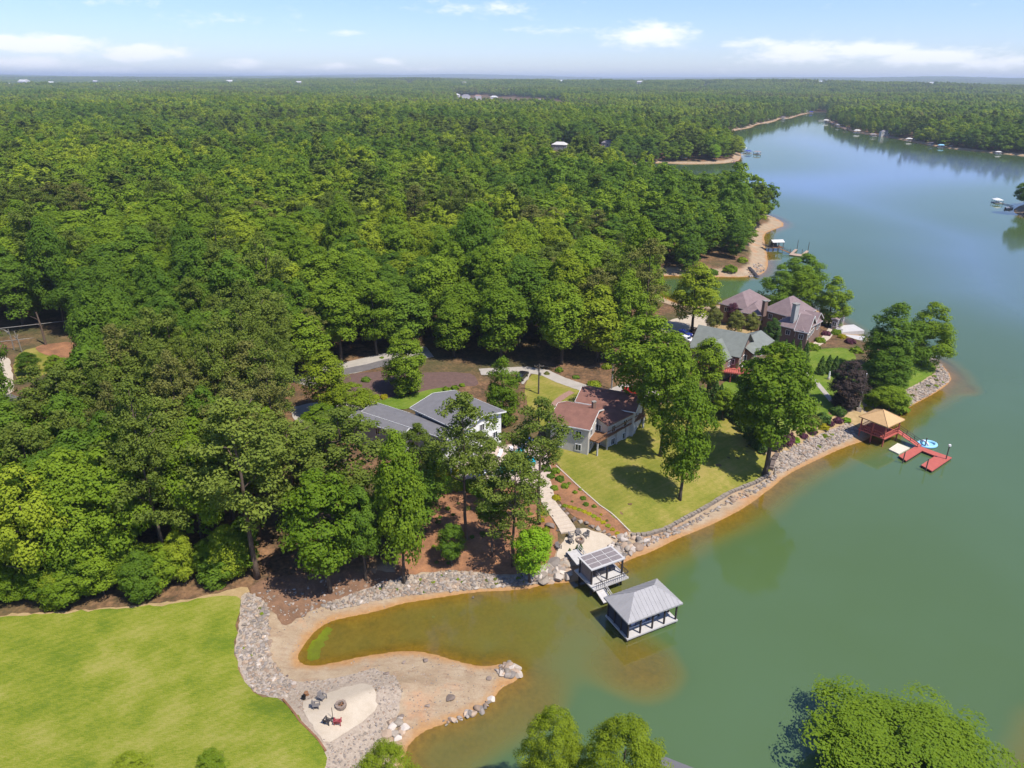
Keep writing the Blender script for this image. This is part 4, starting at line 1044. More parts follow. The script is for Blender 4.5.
def wing(root, base, corners, ez, pitch, typ, roofmat, wallmat, axis=0, inset=.5, trim=None, win=None, floors=1, bz=None, fl0=None):
    """one block of a house: its eaves outline is given at height ez; everything is put in the frame of root (a point, unrotated)"""
    c, ang, L, W = rectfit(corners, ez)
    if axis: ang += math.pi/2; L, W = W, L
    ca, sa = math.cos(ang), math.sin(ang); ox, oy, oz = base
    T = lambda x, y, z: (c[0]+x*ca-y*sa-ox, c[1]+x*sa+y*ca-oy, z-oz)
    bz = base[2]-.6 if bz is None else bz
    rb = MB(); h = W/2*pitch; th = .2
    if typ == 'gable':
        pr = [(-W/2, ez), (0, ez+h), (W/2, ez), (W/2, ez-th), (0, ez+h-th), (-W/2, ez-th)]
        A = [T(-L/2, y, z) for y, z in pr]; B = [T(L/2, y, z) for y, z in pr]
        for k in range(6): k2 = (k+1) % 6; rb.poly([A[k], B[k], B[k2], A[k2]])
        for S, q in ((A, 1), (B, -1)):
            rb.poly([S[0], S[1], S[4], S[5]][::q]); rb.poly([S[1], S[2], S[3], S[4]][::q])
    else:
        rl = max((L-W)/2, .02)
        E = [T(-L/2, -W/2, ez), T(L/2, -W/2, ez), T(L/2, W/2, ez), T(-L/2, W/2, ez)]
        D = [T(-L/2, -W/2, ez-th), T(L/2, -W/2, ez-th), T(L/2, W/2, ez-th), T(-L/2, W/2, ez-th)]
        r0, r1 = T(-rl, 0, ez+h), T(rl, 0, ez+h)
        rb.poly([E[0], E[1], r1, r0]); rb.poly([E[1], E[2], r1]); rb.poly([E[2], E[3], r0, r1]); rb.poly([E[3], E[0], r0])
        for k in range(4): k2 = (k+1) % 4; rb.poly([D[k], D[k2], E[k2], E[k]])
        rb.poly(D[::-1])
        # ridge caps
    rb.build('roof', roofmat, root)
    i = inset; w2 = W/2-i; l2 = L/2-i; tz = ez-th-.01
    wb = MB()
    if typ == 'gable':
        pr = [(-w2, bz), (w2, bz), (w2, tz+i*pitch*.9), (0, tz+h-.02), (-w2, tz+i*pitch*.9)]
        A = [T(-l2, y, z) for y, z in pr]; B = [T(l2, y, z) for y, z in pr]
        for k in range(5): k2 = (k+1) % 5; wb.poly([A[k], A[k2], B[k2], B[k]])
        wb.poly(A[::-1]); wb.poly(B)
    else:
        A = [T(x, y, bz) for x, y in ((-l2,-w2),(l2,-w2),(l2,w2),(-l2,w2))]; B = [T(x, y, tz) for x, y in ((-l2,-w2),(l2,-w2),(l2,w2),(-l2,w2))]
        for k in range(4): k2 = (k+1) % 4; wb.poly([A[k], A[k2], B[k2], B[k]])
        wb.poly(A[::-1]); wb.poly(B)
    wb.build('wall', wallmat, root)
    if trim:
        tb = MB()
        if typ == 'gable':
            for s in (-1, 1):
                x = s*(L/2+.03)
                for q in (-1, 1): tb.bar(T(x, q*W/2, ez-.1), T(x, q*.06, ez+h-.1), .06, .26)
            for q in (-1, 1): tb.bar(T(-L/2+.04, q*(W/2+.04), ez-.12), T(L/2-.04, q*(W/2+.04), ez-.12), .07, .2)
        else:
            for (x0, y0, x1, y1) in ((-1,-1,1,-1),(1,-1,1,1),(1,1,-1,1),(-1,1,-1,-1)): tb.bar(T(x0*(L/2+.03), y0*(W/2+.03), ez-.12), T(x1*(L/2+.03), y1*(W/2+.03), ez-.12), .06, .18)
        tb.build('trim', trim, root)
    if win:
        for (nx, ny, half, ext) in ((1,0,l2,w2),(-1,0,l2,w2),(0,1,w2,l2),(0,-1,w2,l2)):
            wn = np.array([nx*ca-ny*sa, nx*sa+ny*ca])
            if wn@(-(c)) < 0: continue                       # sides the photograph shows nothing of
            n = max(1, int(ext*2/win))
            for f in range(floors):
                z = (fl0 if fl0 is not None else ez-2.25)-f*2.9
                if z < bz+.4: continue
                for k in range(n):
                    s = (k+.5)/n*2*ext-ext
                    x, y = (nx*(half+.03), s) if nx else (s, ny*(half+.03))
                    p = T(x, y, z); put_window(root, *p, ang+(0 if ny else math.pi/2), 1.25, 1.45)
    return T, L, W, h, ang, c

def chimney(root, base, px, py, z0, z1, w_=1.1, mat='brickwall'):
    p = unproj(px, py, z1); a = MB(); a.box(-w_/2, w_/2, -w_*.4, w_*.4, z0-base[2], z1-base[2])
    o = a.build('chimney', M[mat], root, (p[0]-base[0], p[1]-base[1], 0), .5)
    MB().box(-w_*.6, w_*.6, -w_*.5, w_*.5, z1-base[2]+.01, z1-base[2]+.18).build('chimney_cap', M['polegrey'], o)

# the grey roofed house
b = ground(440, 455); g = b[2]
r1 = thing('grey_house', 'white and grey lake house with two low pitched grey shingle roofs behind tall pines', 'house', b)
ez = g+6.2
wing(r1, b, [(412,405.5),(461,389),(500,412.5),(459,434)], ez+1.0, .2, 'gable', M['shingle_grey'], M['white'], 1, .7, M['white'], 3.2, 2)
wing(r1, b, [(372,405),(391,397.5),(450,436),(437,447)], ez, .2, 'gable', M['shingle_grey'], M['greywall'], 1, .6, M['white'], 3.4, 2)
wing(r1, b, [(358,412),(376,403),(412,428),(394,440)], ez-.6, .22, 'gable', M['shingle_grey'], M['greywall'], 1, .6, M['white'], 4, 1)
#wing(r1, b, [(462,437),(482,428),(502,440),(484,452)], ez-1.9, .12, 'gable', M['shingle_grey'], M['white'], 1, .5, M['white'], 2.6, 1)
dk = ground(447, 470); mb = MB(); mb.box(-3.2, 3.2, -1.8, 1.8, 2.5, 2.7)
dko = mb.build('balcony', M['offwhite'], r1, (dk[0]-b[0], dk[1]-b[1], dk[2]-b[2]), -.75)
mb = MB()
for x in np.linspace(-3.1, 3.1, 14): mb.bar((x, -1.75, 2.7), (x, -1.75, 3.7), .06)
mb.bar((-3.15, -1.75, 3.72), (3.15, -1.75, 3.72), .1); mb.build('railing', M['white'], dko)
mb = MB()
for x in (-2.9, 0, 2.9): mb.bar((x, -1.6, -1), (x, -1.6, 2.5), .22)
mb.build('support', M['white'], dko)

# the red-brown roofed house
b = ground(605, 440); g = b[2]; ez = g+5.6
r2 = thing('red_roofed_house', 'white house with red brown gabled roofs and a brown balcony above the lakeside lawn', 'house', b)
T2, L2, W2, h2, a2, c2 = wing(r2, b, [(555,417),(565.5,399.5),(608,410),(583.5,435.5)], ez, .34, 'gable', M['shingle_red'], M['shadedwhite'], 1, .45, M['white'], 3.2, 2)
wing(r2, b, [(577,400),(590,382.5),(645,399),(634,414)], ez+.1, .34, 'gable', M['shingle_red'], M['shadedwhite'], 1, .45, M['white'], 3.2, 2)
wing(r2, b, [(574,409),(598,399),(634,413),(606,427)], ez-.45, .26, 'gable', M['shingle_red'], M['shadedwhite'], 0, .45, None, 3.2, 2)
p = ground(604, 452); q = ground(644, 428)
d_ = np.array(q[:2])-np.array(p[:2]); Ld = np.hypot(*d_); ad = math.atan2(d_[1], d_[0])
mid = (np.array(p[:2])+np.array(q[:2]))/2
mb = MB(); mb.box(-Ld/2-2.5, Ld/2, -.2, 2.8, 2.75, 2.95)
dko = mb.build('balcony', M['brownwood'], r2, (mid[0]-b[0], mid[1]-b[1], 0), ad)
mb = MB()
for x in np.arange(-Ld/2-2.4, Ld/2, .45): mb.bar((x, -.14, 2.95), (x, -.14, 3.95), .05)
mb.bar((-Ld/2-2.5, -.14, 3.97), (Ld/2, -.14, 3.97), .12); mb.build('railing', M['brownwood'], dko)
for x in np.linspace(-Ld/2-2.2, Ld/2-.3, 6): MB().box(x-.13, x+.13, -.05, .21, -1.2, 2.74).build('support_post', M['offwhite'], dko)
chimney(r2, b, 594, 402, g+5, g+8.2, .7)

# the green grey roofed house with red decks
b = ground(732, 366); g = b[2]; ez = g+5.4
r3 = thing('green_roofed_house', 'house with steep green grey roofs, a skylight, a dark front gable and red decks', 'house', b)
wing(r3, b, [(700,341),(711,327),(750,352),(729.5,365)], ez, .72, 'gable', M['shingle_green'], M['brickwall'], 1, .5, M['darkwood'], 2.6, 2)
wing(r3, b, [(727,344),(751,331),(769.5,344),(749,357)], ez-.2, .5, 'gable', M['shingle_green'], M['brickwall'], 0, .5, M['darkwood'], 3, 1)
wing(r3, b, [(702,345),(716,339),(725,361),(711,366)], ez-.3, .6, 'gable', M['shingle_green'], M['brickwall'], 0, .4, None, 3, 1)
p = unproj(753, 337, ez+1.6); MB().box(-.55, .55, -.4, .4, 0, .25).build('skylight', M['white'], r3, (p[0]-b[0], p[1]-b[1], ez+.9-b[2]), .5)
p = ground(722, 378)
mb = MB(); mb.box(-6, 6, -2.2, 2.2, 2.3, 2.5); dko = mb.build('deck', M['redwood'], r3, (p[0]-b[0], p[1]-b[1], p[2]-b[2]), -.35+math.pi/2*0)
mb = MB()
for x in np.arange(-5.9, 6, .5): mb.bar((x, -2.15, 2.5), (x, -2.15, 3.45), .07)
mb.bar((-6, -2.15, 3.47), (6, -2.15, 3.47), .14); mb.bar((-5.95, -2.1, 3.47), (-5.95, 2.1, 3.47), .14); mb.build('railing', M['redwood'], dko)
mb = MB()
for x in (-5.7, -2, 2, 5.7): mb.bar((x, -1.9, -1), (x, -1.9, 2.3), .24)
mb.build('support', M['redwood'], dko)

# the mauve roofed house: hip roofs
b = ground(785, 342); g = b[2]; ez = g+5.2
r4 = thing('mauve_roofed_house', 'large brown brick house under several mauve brown hipped roofs with chimneys', 'house', b)
SM, BW = M['shingle_mauve'], M['brickwall']
wing(r4, b, [(722.5,302),(744,292),(768,302),(743.5,311)], ez+.6, .72, 'hip', SM, BW, 0, .5, M['offwhite'], 3, 1)
wing(r4, b, [(739.5,309.5),(752,303.5),(768.5,308),(761,318)], ez, .7, 'hip', SM, BW, 0, .5, M['offwhite'], 3, 1)
wing(r4, b, [(768.5,308),(789,300),(813,312),(786,319)], ez+1.2, .8, 'hip', SM, BW, 0, .5, M['offwhite'], 3, 2)
wing(r4, b, [(777.5,321.5),(794,312.5),(821,322),(799,333.5)], ez-.2, .72, 'hip', SM, BW, 0, .5, M['offwhite'], 2.6, 1)
wing(r4, b, [(795,329.5),(803,321),(816,325),(808,334)], ez-.5, .8, 'gable', SM, BW, 1, .4, M['white'], 2, 1)
wing(r4, b, [(803,318),(811,313),(821,320),(812,326)], ez-.1, .7, 'gable', SM, BW, 1, .4, M['offwhite'], 2.6, 1)
chimney(r4, b, 796.5, 304, g+5, g+11.2, 1.5, 'greywall'); chimney(r4, b, 765.5, 301, g+5, g+9.4, 1.2)
# the garden pavilion on the lake side of it
b = ground(838, 332); g = b[2]
r5 = thing('garden_pavilion', 'small pavilion with a mauve roof beside pale terraces at the water edge', 'pavilion', b)
wing(r5, b, [(832,318),(842,309.5),(846,312.5),(838,321)], g+3.6, .3, 'gable', SM, M['mauvewall'], 0, .3, M['offwhite'], 3, 1)
p = ground(847, 331); MB().prism([(-4,-2.6),(3.4,-3.2),(4.4,2.4),(-3,3)], -.8, .9).build('terrace', M['offwhite'], r5, (p[0]-b[0], p[1]-b[1], p[2]-b[2]), .3)
p = ground(854, 338); MB().prism([(-3,-2),(2.8,-2.4),(3.2,1.4),(-2.6,2)], -.8, .4).build('lower_terrace', M['offwhite'], r5, (p[0]-b[0], p[1]-b[1], p[2]-b[2]), -.2)
mb = MB()
for k in range(5): mb.box(-.9, .9, k*.5, k*.5+.48, -.4, .18*k+.2)
p = ground(836, 333); mb.build('stair', M['offwhite'], r5, (p[0]-b[0], p[1]-b[1], p[2]-b[2]), -.8)

# houses far off between the trees
def far_house(px, py, wpx, label, roof='farroof', wall='farwhite', hpx=4, hip=True):
    b = ground(px, py); k = proj(b)[0, 2]/FPX; L = wpx*k; W = L*.55; H = hpx*k/.95
    o = thing('distant_house', label, 'house', b, random.uniform(-.5, .5))
    MB().box(-L/2+.4, L/2-.4, -W/2+.4, W/2-.4, -2, H).build('wall', M[wall], o)
    rh = W*.3; rl = (L-W)/2 if hip else L/2; rb = MB()
    E = [(-L/2,-W/2,H+.01),(L/2,-W/2,H+.01),(L/2,W/2,H+.01),(-L/2,W/2,H+.01)]; a, c = (-rl, 0, H+rh), (rl, 0, H+rh)
    rb.poly([E[0],E[1],c,a]); rb.poly([E[1],E[2],c]); rb.poly([E[2],E[3],a,c]); rb.poly([E[3],E[0],a]); rb.poly(E[::-1]); rb.build('roof', M[roof], o)
    n = max(2, int(L/4))
    for i in range(n): put_window(o, (i+.5)/n*(L-1)-(L-1)/2, -W/2+.36, H*.45, 0, 1.4, 1.6)
far_house(560, 150, 16, 'pale grey roofed house among trees above the middle inlet, left one', 'farwhite', 'greywall', 5)
far_house(608, 148, 13, 'white house with a hipped grey roof half hidden by trees above the inlet', 'farroof', 'farwhite', 5)
far_house(641, 150, 14, 'brown roofed house behind the trees of the beach headland', 'clay', 'brickwall', 5)
far_house(684, 158, 7, 'small white shed between the trees of the beach headland', 'farroof', 'farwhite', 4)
for x, y, wd, rf, lb in [(456,99,8,'farwhite','pale house at the left end of the distant shore settlement'),(466,100,9,'farroof','taller pale house in the distant shore settlement'),(478,100,7,'clay','red roofed house in the distant shore settlement'),(494,101,7,'farwhite','white house at the right end of the distant shore settlement'),
        (541,105,11,'farwhite','long pale building at the edge of the distant open ground'),(553,106,7,'clay','small red roofed building beside the long pale building')]:
    far_house(x, y, wd, lb, rf, 'farwhite', 3.6)
for x, y, wd, lb in [(25,85,12,'long white building far away near the left edge of the horizon'),(51,86.5,7,'small pale building right of the long white one on the horizon'),(72,87,8,'pale red building on the far plain'),(96,84.5,5,'tiny white building far away below the left clouds'),
        (140,85.5,5,'tiny pale building on the distant plain'),(178,87,7,'pale building among trees on the far plain'),(410,84,6,'white building on the horizon near the middle'),(463,86,6,'small white building above the shore settlement'),(706,86.5,7,'white building on the horizon above the lake arm'),
        (230,84,6,'pale speck of a building under the middle clouds on the horizon'),(300,86,7,'low pale building on the plain left of the middle'),(355,83.5,5,'tiny pale building just below the horizon left of the middle'),(560,84.5,6,'small pale building on the horizon above the inlet houses'),(640,85.5,6,'pale building on the horizon above the beach headland'),(820,85,7,'pale building on the horizon above the channel'),(930,86.5,6,'small pale building on the horizon at the right'),(8,88,6,'pale building at the extreme left of the far plain'),(118,90,6,'grey white building nearest on the far left plain'),(265,89,5,'small white house among far trees left of the middle')]:
    far_house(x, y, wd, lb, 'farwhite', 'farwhite', 3.2, False)
far_house(884, 136, 9, 'white house at the lawn on the right far bank', 'farroof', 'farwhite', 4)
far_house(985, 143, 8, 'brown house on the clay slope of the right far bank', 'clay', 'brickwall', 5)
far_house(794, 113, 8, 'house with tan roof at the mouth of the distant channel', 'tan_roof', 'farwhite', 3)

# ------------------------------------------------------------------ boathouses and docks
def posts(root, pts, z0, z1, w_, mat, name='post'):
    for x, y in pts: MB().box(x-w_/2, x+w_/2, y-w_/2, y+w_/2, z0, z1).build(name, mat, root)

# grey metal roofed boathouse
c, ang, L, W = rectfit([(603.9,597.8),(628.3,623.7),(683,603.2),(656.6,577.8)], 3.7)
bh = thing('boathouse', 'boathouse with a grey ribbed metal hipped roof over a boat slip in the cove', 'boathouse', (c[0], c[1], 0), ang)
if L < W: pass
def hip_local(L, W, ez, h, along_y):
    rl = abs(L-W)/2; E = [(-L/2,-W/2,ez),(L/2,-W/2,ez),(L/2,W/2,ez),(-L/2,W/2,ez)]; D = [(x, y, ez-.22) for x, y, z in E]
    rb = MB()
    if along_y:
        a, b_ = (0, -rl, ez+h), (0, rl, ez+h)
        F = [[E[0],E[1],a],[E[1],E[2],b_,a],[E[2],E[3],b_],[E[3],E[0],a,b_]]
    else:
        a, b_ = (-rl, 0, ez+h), (rl, 0, ez+h)
        F = [[E[0],E[1],b_,a],[E[1],E[2],b_],[E[2],E[3],a,b_],[E[3],E[0],a]]
    for f in F: rb.poly(f)
    for k in range(4): rb.poly([D[k], D[(k+1) % 4], E[(k+1) % 4], E[k]])
    rb.poly(D[::-1])
    return rb, E, a, b_
ay = W > L
rb, E, ra, rb2 = hip_local(L, W, 3.7, 2.0, ay)
ro = rb.build('roof', M['metal_roof'], bh)
seam = MB()                                                   # standing seams run from the eaves up to the ridge or a hip
S, Lg, half = (L, W, W/2) if not ay else (W, L, L/2)
n = int(S/.62)
for k in range(1, n):
    s = -S/2+S*k/n; top = max(0, min(1, (S/2-abs(s))/half))
    for q in (-1, 1):
        pa = (s, q*half, 3.72); pb = (s, q*half*(1-top), 3.72+2.0*top)
        if ay: pa, pb = (pa[1], pa[0], pa[2]), (pb[1], pb[0], pb[2])
        if top > .05: seam.bar(pa, pb, .03, .04)
m_ = int(Lg/.62)
for k in range(1, m_):
    s = -half+2*half*k/m_; top = 1-abs(s)/half
    for q in (-1, 1):
        pa = (q*S/2, s, 3.72); pb = (q*(S/2-half*top), s, 3.72+2.0*top)
        if ay: pa, pb = (pa[1], pa[0], pa[2]), (pb[1], pb[0], pb[2])
        if top > .05: seam.bar(pa, pb, .03, .04)
seam.build('seams', M['metal_roof'], ro)
i = .55; l2, w2 = L/2-i, W/2-i
dk_ = MB()
dk_.box(-l2-.3, l2+.3, -w2-.3, -w2+1.4, .45, .7) if False else None
for x0, x1, y0, y1 in ((-l2-.25, -l2+1.5, -w2-.25, w2+.25), (l2-1.5, l2+.25, -w2-.25, w2+.25), (-l2+1.51, l2-1.51, w2-1.4, w2+.25), (-l2+1.51, l2-1.51, -w2-.25, -w2+1.2)): dk_.box(x0, x1, y0, y1, .42, .66)
dk_.build('deck', M['offwhite'], bh)
posts(bh, [(-l2, y) for y in np.linspace(-w2, w2, 5)]+[(l2, y) for y in np.linspace(-w2, w2, 5)]+[(x, s*w2) for x in (-l2*.33, l2*.33) for s in (-1, 1)], -2.2, 3.47, .2, M['darkwood'])
mb = MB()
for y0, y1 in zip(np.linspace(-w2, w2, 5)[:-1], np.linspace(-w2, w2, 5)[1:]):
    for x in (-l2, l2): mb.bar((x, y0, 3.35), (x, y1, 3.35), .14, .2)
mb.build('beam', M['darkwood'], bh)
# side screen of the boathouse on the cove side
sx = [(-l2, 0, 'x'), (l2, 0, 'x'), (0, -w2, 'y'), (0, w2, 'y')]
ca, sa = math.cos(ang), math.sin(ang)
best = min(sx, key=lambda s: (s[0]*ca-s[1]*sa)+.15*(s[0]*sa+s[1]*ca))   # the side towards the left of the view
mb = MB()
if best[2] == 'x': mb.box(best[0]*.985-.03, best[0]*.985+.03, -w2*.95, w2*.95, .68, 3.1)
else: mb.box(-l2*.95, l2*.95, best[1]*.985-.03, best[1]*.985+.03, .68, 3.1)
mb.build('side_screen', solid('dark_blue_screen', (.04,.05,.085), (.03,.035,.06), 1, .8), bh)

def boat(loc, rz, Lb, Wb, label, hull, top, cabin=True, group=None, z=0):
    o = thing('motorboat', label, 'boat', loc, rz, group)
    ou = [(-Lb/2,-Wb/2),(Lb*.15,-Wb/2),(Lb*.36,-Wb*.34),(Lb/2,0),(Lb*.36,Wb*.34),(Lb*.15,Wb/2),(-Lb/2,Wb/2)]
    mb = MB(); n = len(ou); lv = [(.72,-.25),(.95,.15),(1.0,.75)]
    for s, zz in lv: mb.v += [(x*s, y*s, zz) for x, y in ou]
    for a in range(2):
        for k in range(n): k2 = (k+1) % n; mb.f.append((a*n+k, a*n+k2, a*n+n+k2, a*n+n+k))
    mb.f.append(tuple(range(n))[::-1]); mb.build('hull', M[hull], o)
    MB().prism([(x*.93, y*.9) for x, y in ou], .5, .62).build('deck', M['offwhite'], o)
    mb = MB(); mb.box(-Lb*.38, -Lb*.28, -Wb*.36, Wb*.36, .63, 1.0); mb.box(-Lb*.08, 0, -Wb*.36, -Wb*.08, .63, 1.05); mb.box(-Lb*.08, 0, Wb*.08, Wb*.36, .63, 1.05); mb.build('seat', M['umbwhite'], o)
    MB().poly([(Lb*.08,-Wb*.4,.63),(Lb*.08,Wb*.4,.63),(Lb*.02,Wb*.36,1.25),(Lb*.02,-Wb*.36,1.25)]).box(Lb*.09,Lb*.12,-Wb*.38,Wb*.38,.63,.8).build('windshield', M['glass'], o)
    if cabin:
        mb = MB(); mb.box(-Lb*.3, Lb*.1, -Wb*.45, Wb*.45, 2.1, 2.2)
        for x in (-Lb*.28, Lb*.08):
            for y in (-Wb*.42, Wb*.42): mb.bar((x, y, .6), (x, y, 2.1), .06)
        mb.build('canopy', M[top], o)
    MB().box(-Lb/2-.45, -Lb/2-.05, -.25, .25, .1, 1.1).build('outboard_motor', M['black'], o)
    return o
boat((c[0], c[1], .1), ang+(math.pi/2 if ay else 0), 6.2, 2.3, 'motorboat parked in the shade of the grey metal roofed boathouse', 'white', 'umbblue')

# flat roofed upper dock on stilts
c8, a8, L8, W8 = rectfit([(578.3,556.5),(610.6,545.5),(626,558),(591,570.6)], 4.6)
pv_ = thing('dock_pavilion', 'stilted lakeside deck house with a flat roof of nine dark panels', 'dock', (c8[0], c8[1], 0), a8)
MB().box(-L8/2, L8/2, -W8/2, W8/2, 4.42, 4.6).build('roof', M['offwhite'], pv_)
for ix in range(3):
    for iy in range(3):
        x0 = -L8/2+.32+ix*(L8-.5)/3; y0 = -W8/2+.32+iy*(W8-.5)/3
        pn = MB().box(x0, x0+(L8-.5)/3-.16, y0, y0+(W8-.5)/3-.16, 4.603, 4.65)
        for k in range(1, 6): pn.box(x0+.04, x0+(L8-.5)/3-.2, y0+k*((W8-.5)/3-.16)/6, y0+k*((W8-.5)/3-.16)/6+.05, 4.652, 4.675)
        pn.build('roof_panel', M['lattice'], pv_)
MB().box(-L8/2-.1, L8/2+.1, -W8/2-1.0, W8/2+.6, 1.55, 1.8).build('deck', M['offwhite'], pv_)
posts(pv_, [(x, y) for x in (-L8/2+.3, 0, L8/2-.3) for y in (-W8/2+.25, W8/2-.25)], -1.6, 4.41, .22, M['darkwood'])
MB().box(-L8/2+.42, -L8/2+.5, -W8/2+.4, W8/2-.4, 1.81, 4.0).build('side_wall', M['mauvewall'], pv_)
mb = MB()
for x in np.arange(-L8/2+.4, L8/2, .34): mb.bar((x, -W8/2-.95, 1.8), (x, -W8/2-.95, 2.75), .045)
mb.bar((-L8/2, -W8/2-.95, 2.78), (L8/2+.05, -W8/2-.95, 2.78), .09); mb.bar((L8/2+.05, -W8/2-.9, 2.78), (L8/2+.05, W8/2+.5, 2.78), .09)
for y in np.arange(-W8/2-.6, W8/2+.4, .34): mb.bar((L8/2+.05, y, 1.8), (L8/2+.05, y, 2.75), .045)
mb.build('railing', M['darkwood'], pv_)
mb = MB(); mb.box(-1.2, .6, -.45, .45, 1.81, 2.5); mb.box(1.6, 2.4, -.4, .4, 1.81, 2.3); mb.build('bench', M['chairgrey'], pv_)
mb = MB(); mb.bar((-L8/2+.6, -W8/2+.3, .1), (0, -W8/2+.3, 1.5), .12); mb.bar((L8/2-.5, -W8/2+.3, .1), (0, -W8/2+.3, 1.5), .12); mb.build('brace', M['brownwood'], pv_)

def gangway(name, label, a, b, wd, deckmat, railmat, rails=(1, -1), gap=.55, cat='gangway'):
    a = Vector(a); b = Vector(b); d = b-a; L = d.length; o = thing(name, label, cat, a, math.atan2(d.y, d.x))
    h = math.hypot(d.x, d.y); dz = d.z
    mb = MB()
    n = max(3, int(h/.3))
    for k in range(n):
        x0, x1 = h*k/n, h*(k+1)/n-.02; z0, z1 = dz*k/n, dz*(k+1)/n
        i0 = len(mb.v); mb.v += [(x0,-wd/2,z0),(x1,-wd/2,z1),(x1,wd/2,z1),(x0,wd/2,z0),(x0,-wd/2,z0+.1),(x1,-wd/2,z1+.1),(x1,wd/2,z1+.1),(x0,wd/2,z0+.1)]
        mb.f += [tuple(i0+j for j in q) for q in ((3,2,1,0),(4,5,6,7),(0,1,5,4),(1,2,6,5),(2,3,7,6),(3,0,4,7))]
    mb.build('deck', deckmat, o)
    for s in rails:
        mb = MB(); m_ = max(2, int(h/1.4))
        for k in range(m_+1): x = h*k/m_; mb.bar((x, s*wd/2, dz*k/m_), (x, s*wd/2, dz*k/m_+1.0), .08)
        for q in (.55, 1.0): mb.bar((0, s*wd/2, q), (h, s*wd/2, dz+q), .07)
        mb.build('railing', railmat, o)
    return o
pa = unproj(592, 577.5, 1.7); pb = unproj(608, 602, .6)
gangway('gangway', 'pale gangway between the panel roofed deck house and the metal roofed boathouse', pa, pb, 1.5, M['offwhite'], M['offwhite'], (1,))
pa = ground(572, 556); pa[2] = 1.75; pb = unproj(583, 564, 1.7)
gangway('landing', 'short white landing from the sand terrace to the panel roofed deck house', pa, pb, 2.0, M['offwhite'], M['offwhite'], (1,), cat='walkway')

# tan roofed boathouse on the right
cg, ag, Lg_, Wg = rectfit([(858.8,415.8),(888,427.6),(905.2,419.3),(875.5,408.8)], 4.9)
gz = thing('tan_boathouse', 'red timber boathouse on stilts with a tan hipped roof at the stony bank', 'boathouse', (cg[0], cg[1], 0), ag)
ayg = Wg > Lg_
rb, E, ra, rb2 = hip_local(Lg_, Wg, 4.9, 1.9, ayg); rb.build('roof', M['tan_roof'], gz)
mb = MB()
for e, r_ in ((E[0], ra), (E[3] if not ayg else E[1], ra), (E[1] if not ayg else E[2], rb2), (E[2] if not ayg else E[3], rb2)): mb.bar((e[0], e[1], e[2]+.03), (r_[0], r_[1], r_[2]+.03), .12, .08)
mb.bar((ra[0], ra[1], ra[2]+.03), (rb2[0], rb2[1], rb2[2]+.03), .12, .08); mb.build('ridge_cap', M['tan_roof'], gz)
lx, ly = Lg_/2-.6, Wg/2-.6
MB().box(-lx-.3, lx+.3, -ly-.3, ly+.3, 1.75, 1.98).build('deck', M['redwood'], gz)
posts(gz, [(x, y) for x in (-lx, 0, lx) for y in (-ly, ly)], -1.5, 4.67, .22, M['redwood'])
mb = MB()
for s in (-1, 1):
    for z in (2.4, 3.0): mb.bar((-lx, s*ly, z), (lx, s*ly, z), .09); mb.bar((s*lx, -ly, z), (s*lx, ly, z), .09)
    for x in np.arange(-lx, lx, .4): mb.bar((x, s*ly, 2), (x, s*ly, 3), .05)
    for y in np.arange(-ly, ly, .4): mb.bar((s*lx, y, 2), (s*lx, y, 3), .05)
mb.build('railing', M['redwood'], gz)
pa = unproj(897, 430.5, 1.9); pb = unproj(919.5, 446.2, .55)
gangway('gangway', 'red gangway with dark rails from the tan boathouse down to the red dock', pa, pb, 1.5, M['redwood'], M['darkwood'])
out_ = [unproj(x, y, .5)[:2] for x, y in [(898.6,455.7),(906,460.6),(922,450.6),(935,455.8),(921,465),(932,471),(952,457.5),(918.5,445.6),(914,447)]]
cd_ = sum(out_)/len(out_)
dkq = thing('floating_dock', 'red U shaped floating dock in front of the tan boathouse', 'dock', (cd_[0], cd_[1], 0))
MB().prism([tuple(p-cd_) for p in out_], .3, .5).build('deck', M['redwood'], dkq)
mb = MB(); inn = [tuple((p-cd_)*.985) for p in out_]; mb.prism(inn, -.2, .297); mb.build('float', M['black'], dkq)
for (x, y, h) in [(903,461,2.6),(926,469,2.8),(946,459,3.4),(925,446,2.4)]:
    p = unproj(x, y, .5)[:2]-cd_; MB().tube([(p[0], p[1], -2), (p[0], p[1], h)], .11, 8).build('mooring_pole', M['poledark'], dkq)
p = unproj(946, 459, .5)[:2]-cd_; MB().box(p[0]-.2, p[0]+.2, p[1]-.2, p[1]+.2, 3.4, 3.75).build('pole_light', M['white'], dkq)
# swim mat and inflatable
q4 = [unproj(x, y, .25)[:2] for x, y in [(888.6,449),(897.5,443),(910,448),(899,454)]]; cm_ = sum(q4)/4
o = thing('floating_mat', 'cream floating swim mat beside the red dock', 'float', (cm_[0], cm_[1], 0))
mb = MB(); P4 = [p-cm_ for p in q4]
for k in range(7):
    t0, t1 = k/7+.01, (k+1)/7-.01
    A = P4[0]*(1-t0)+P4[3]*t0; B = P4[1]*(1-t0)+P4[2]*t0; Cc = P4[1]*(1-t1)+P4[2]*t1; Dd = P4[0]*(1-t1)+P4[3]*t1
    mb.prism([tuple(A), tuple(B), tuple(Cc), tuple(Dd)], -.1, .28)
mb.build('pad', M['mat'], o)
p = unproj(927, 444, .3); o = thing('inflatable_raft', 'pale blue round inflatable raft moored behind the red dock', 'float', (p[0], p[1], 0), .2)
mb = MB(); mb.tube([(1.9*math.cos(t), 1.35*math.sin(t), .25) for t in np.linspace(0, 2*math.pi, 25)], .34, 8, False); mb.build('ring', M['vinylblue'], o, smooth=True)
MB().lathe([(0.01,.22),(1.35,.22),(1.36,.12)], 20).build('floor', M['vinylblue'], o)
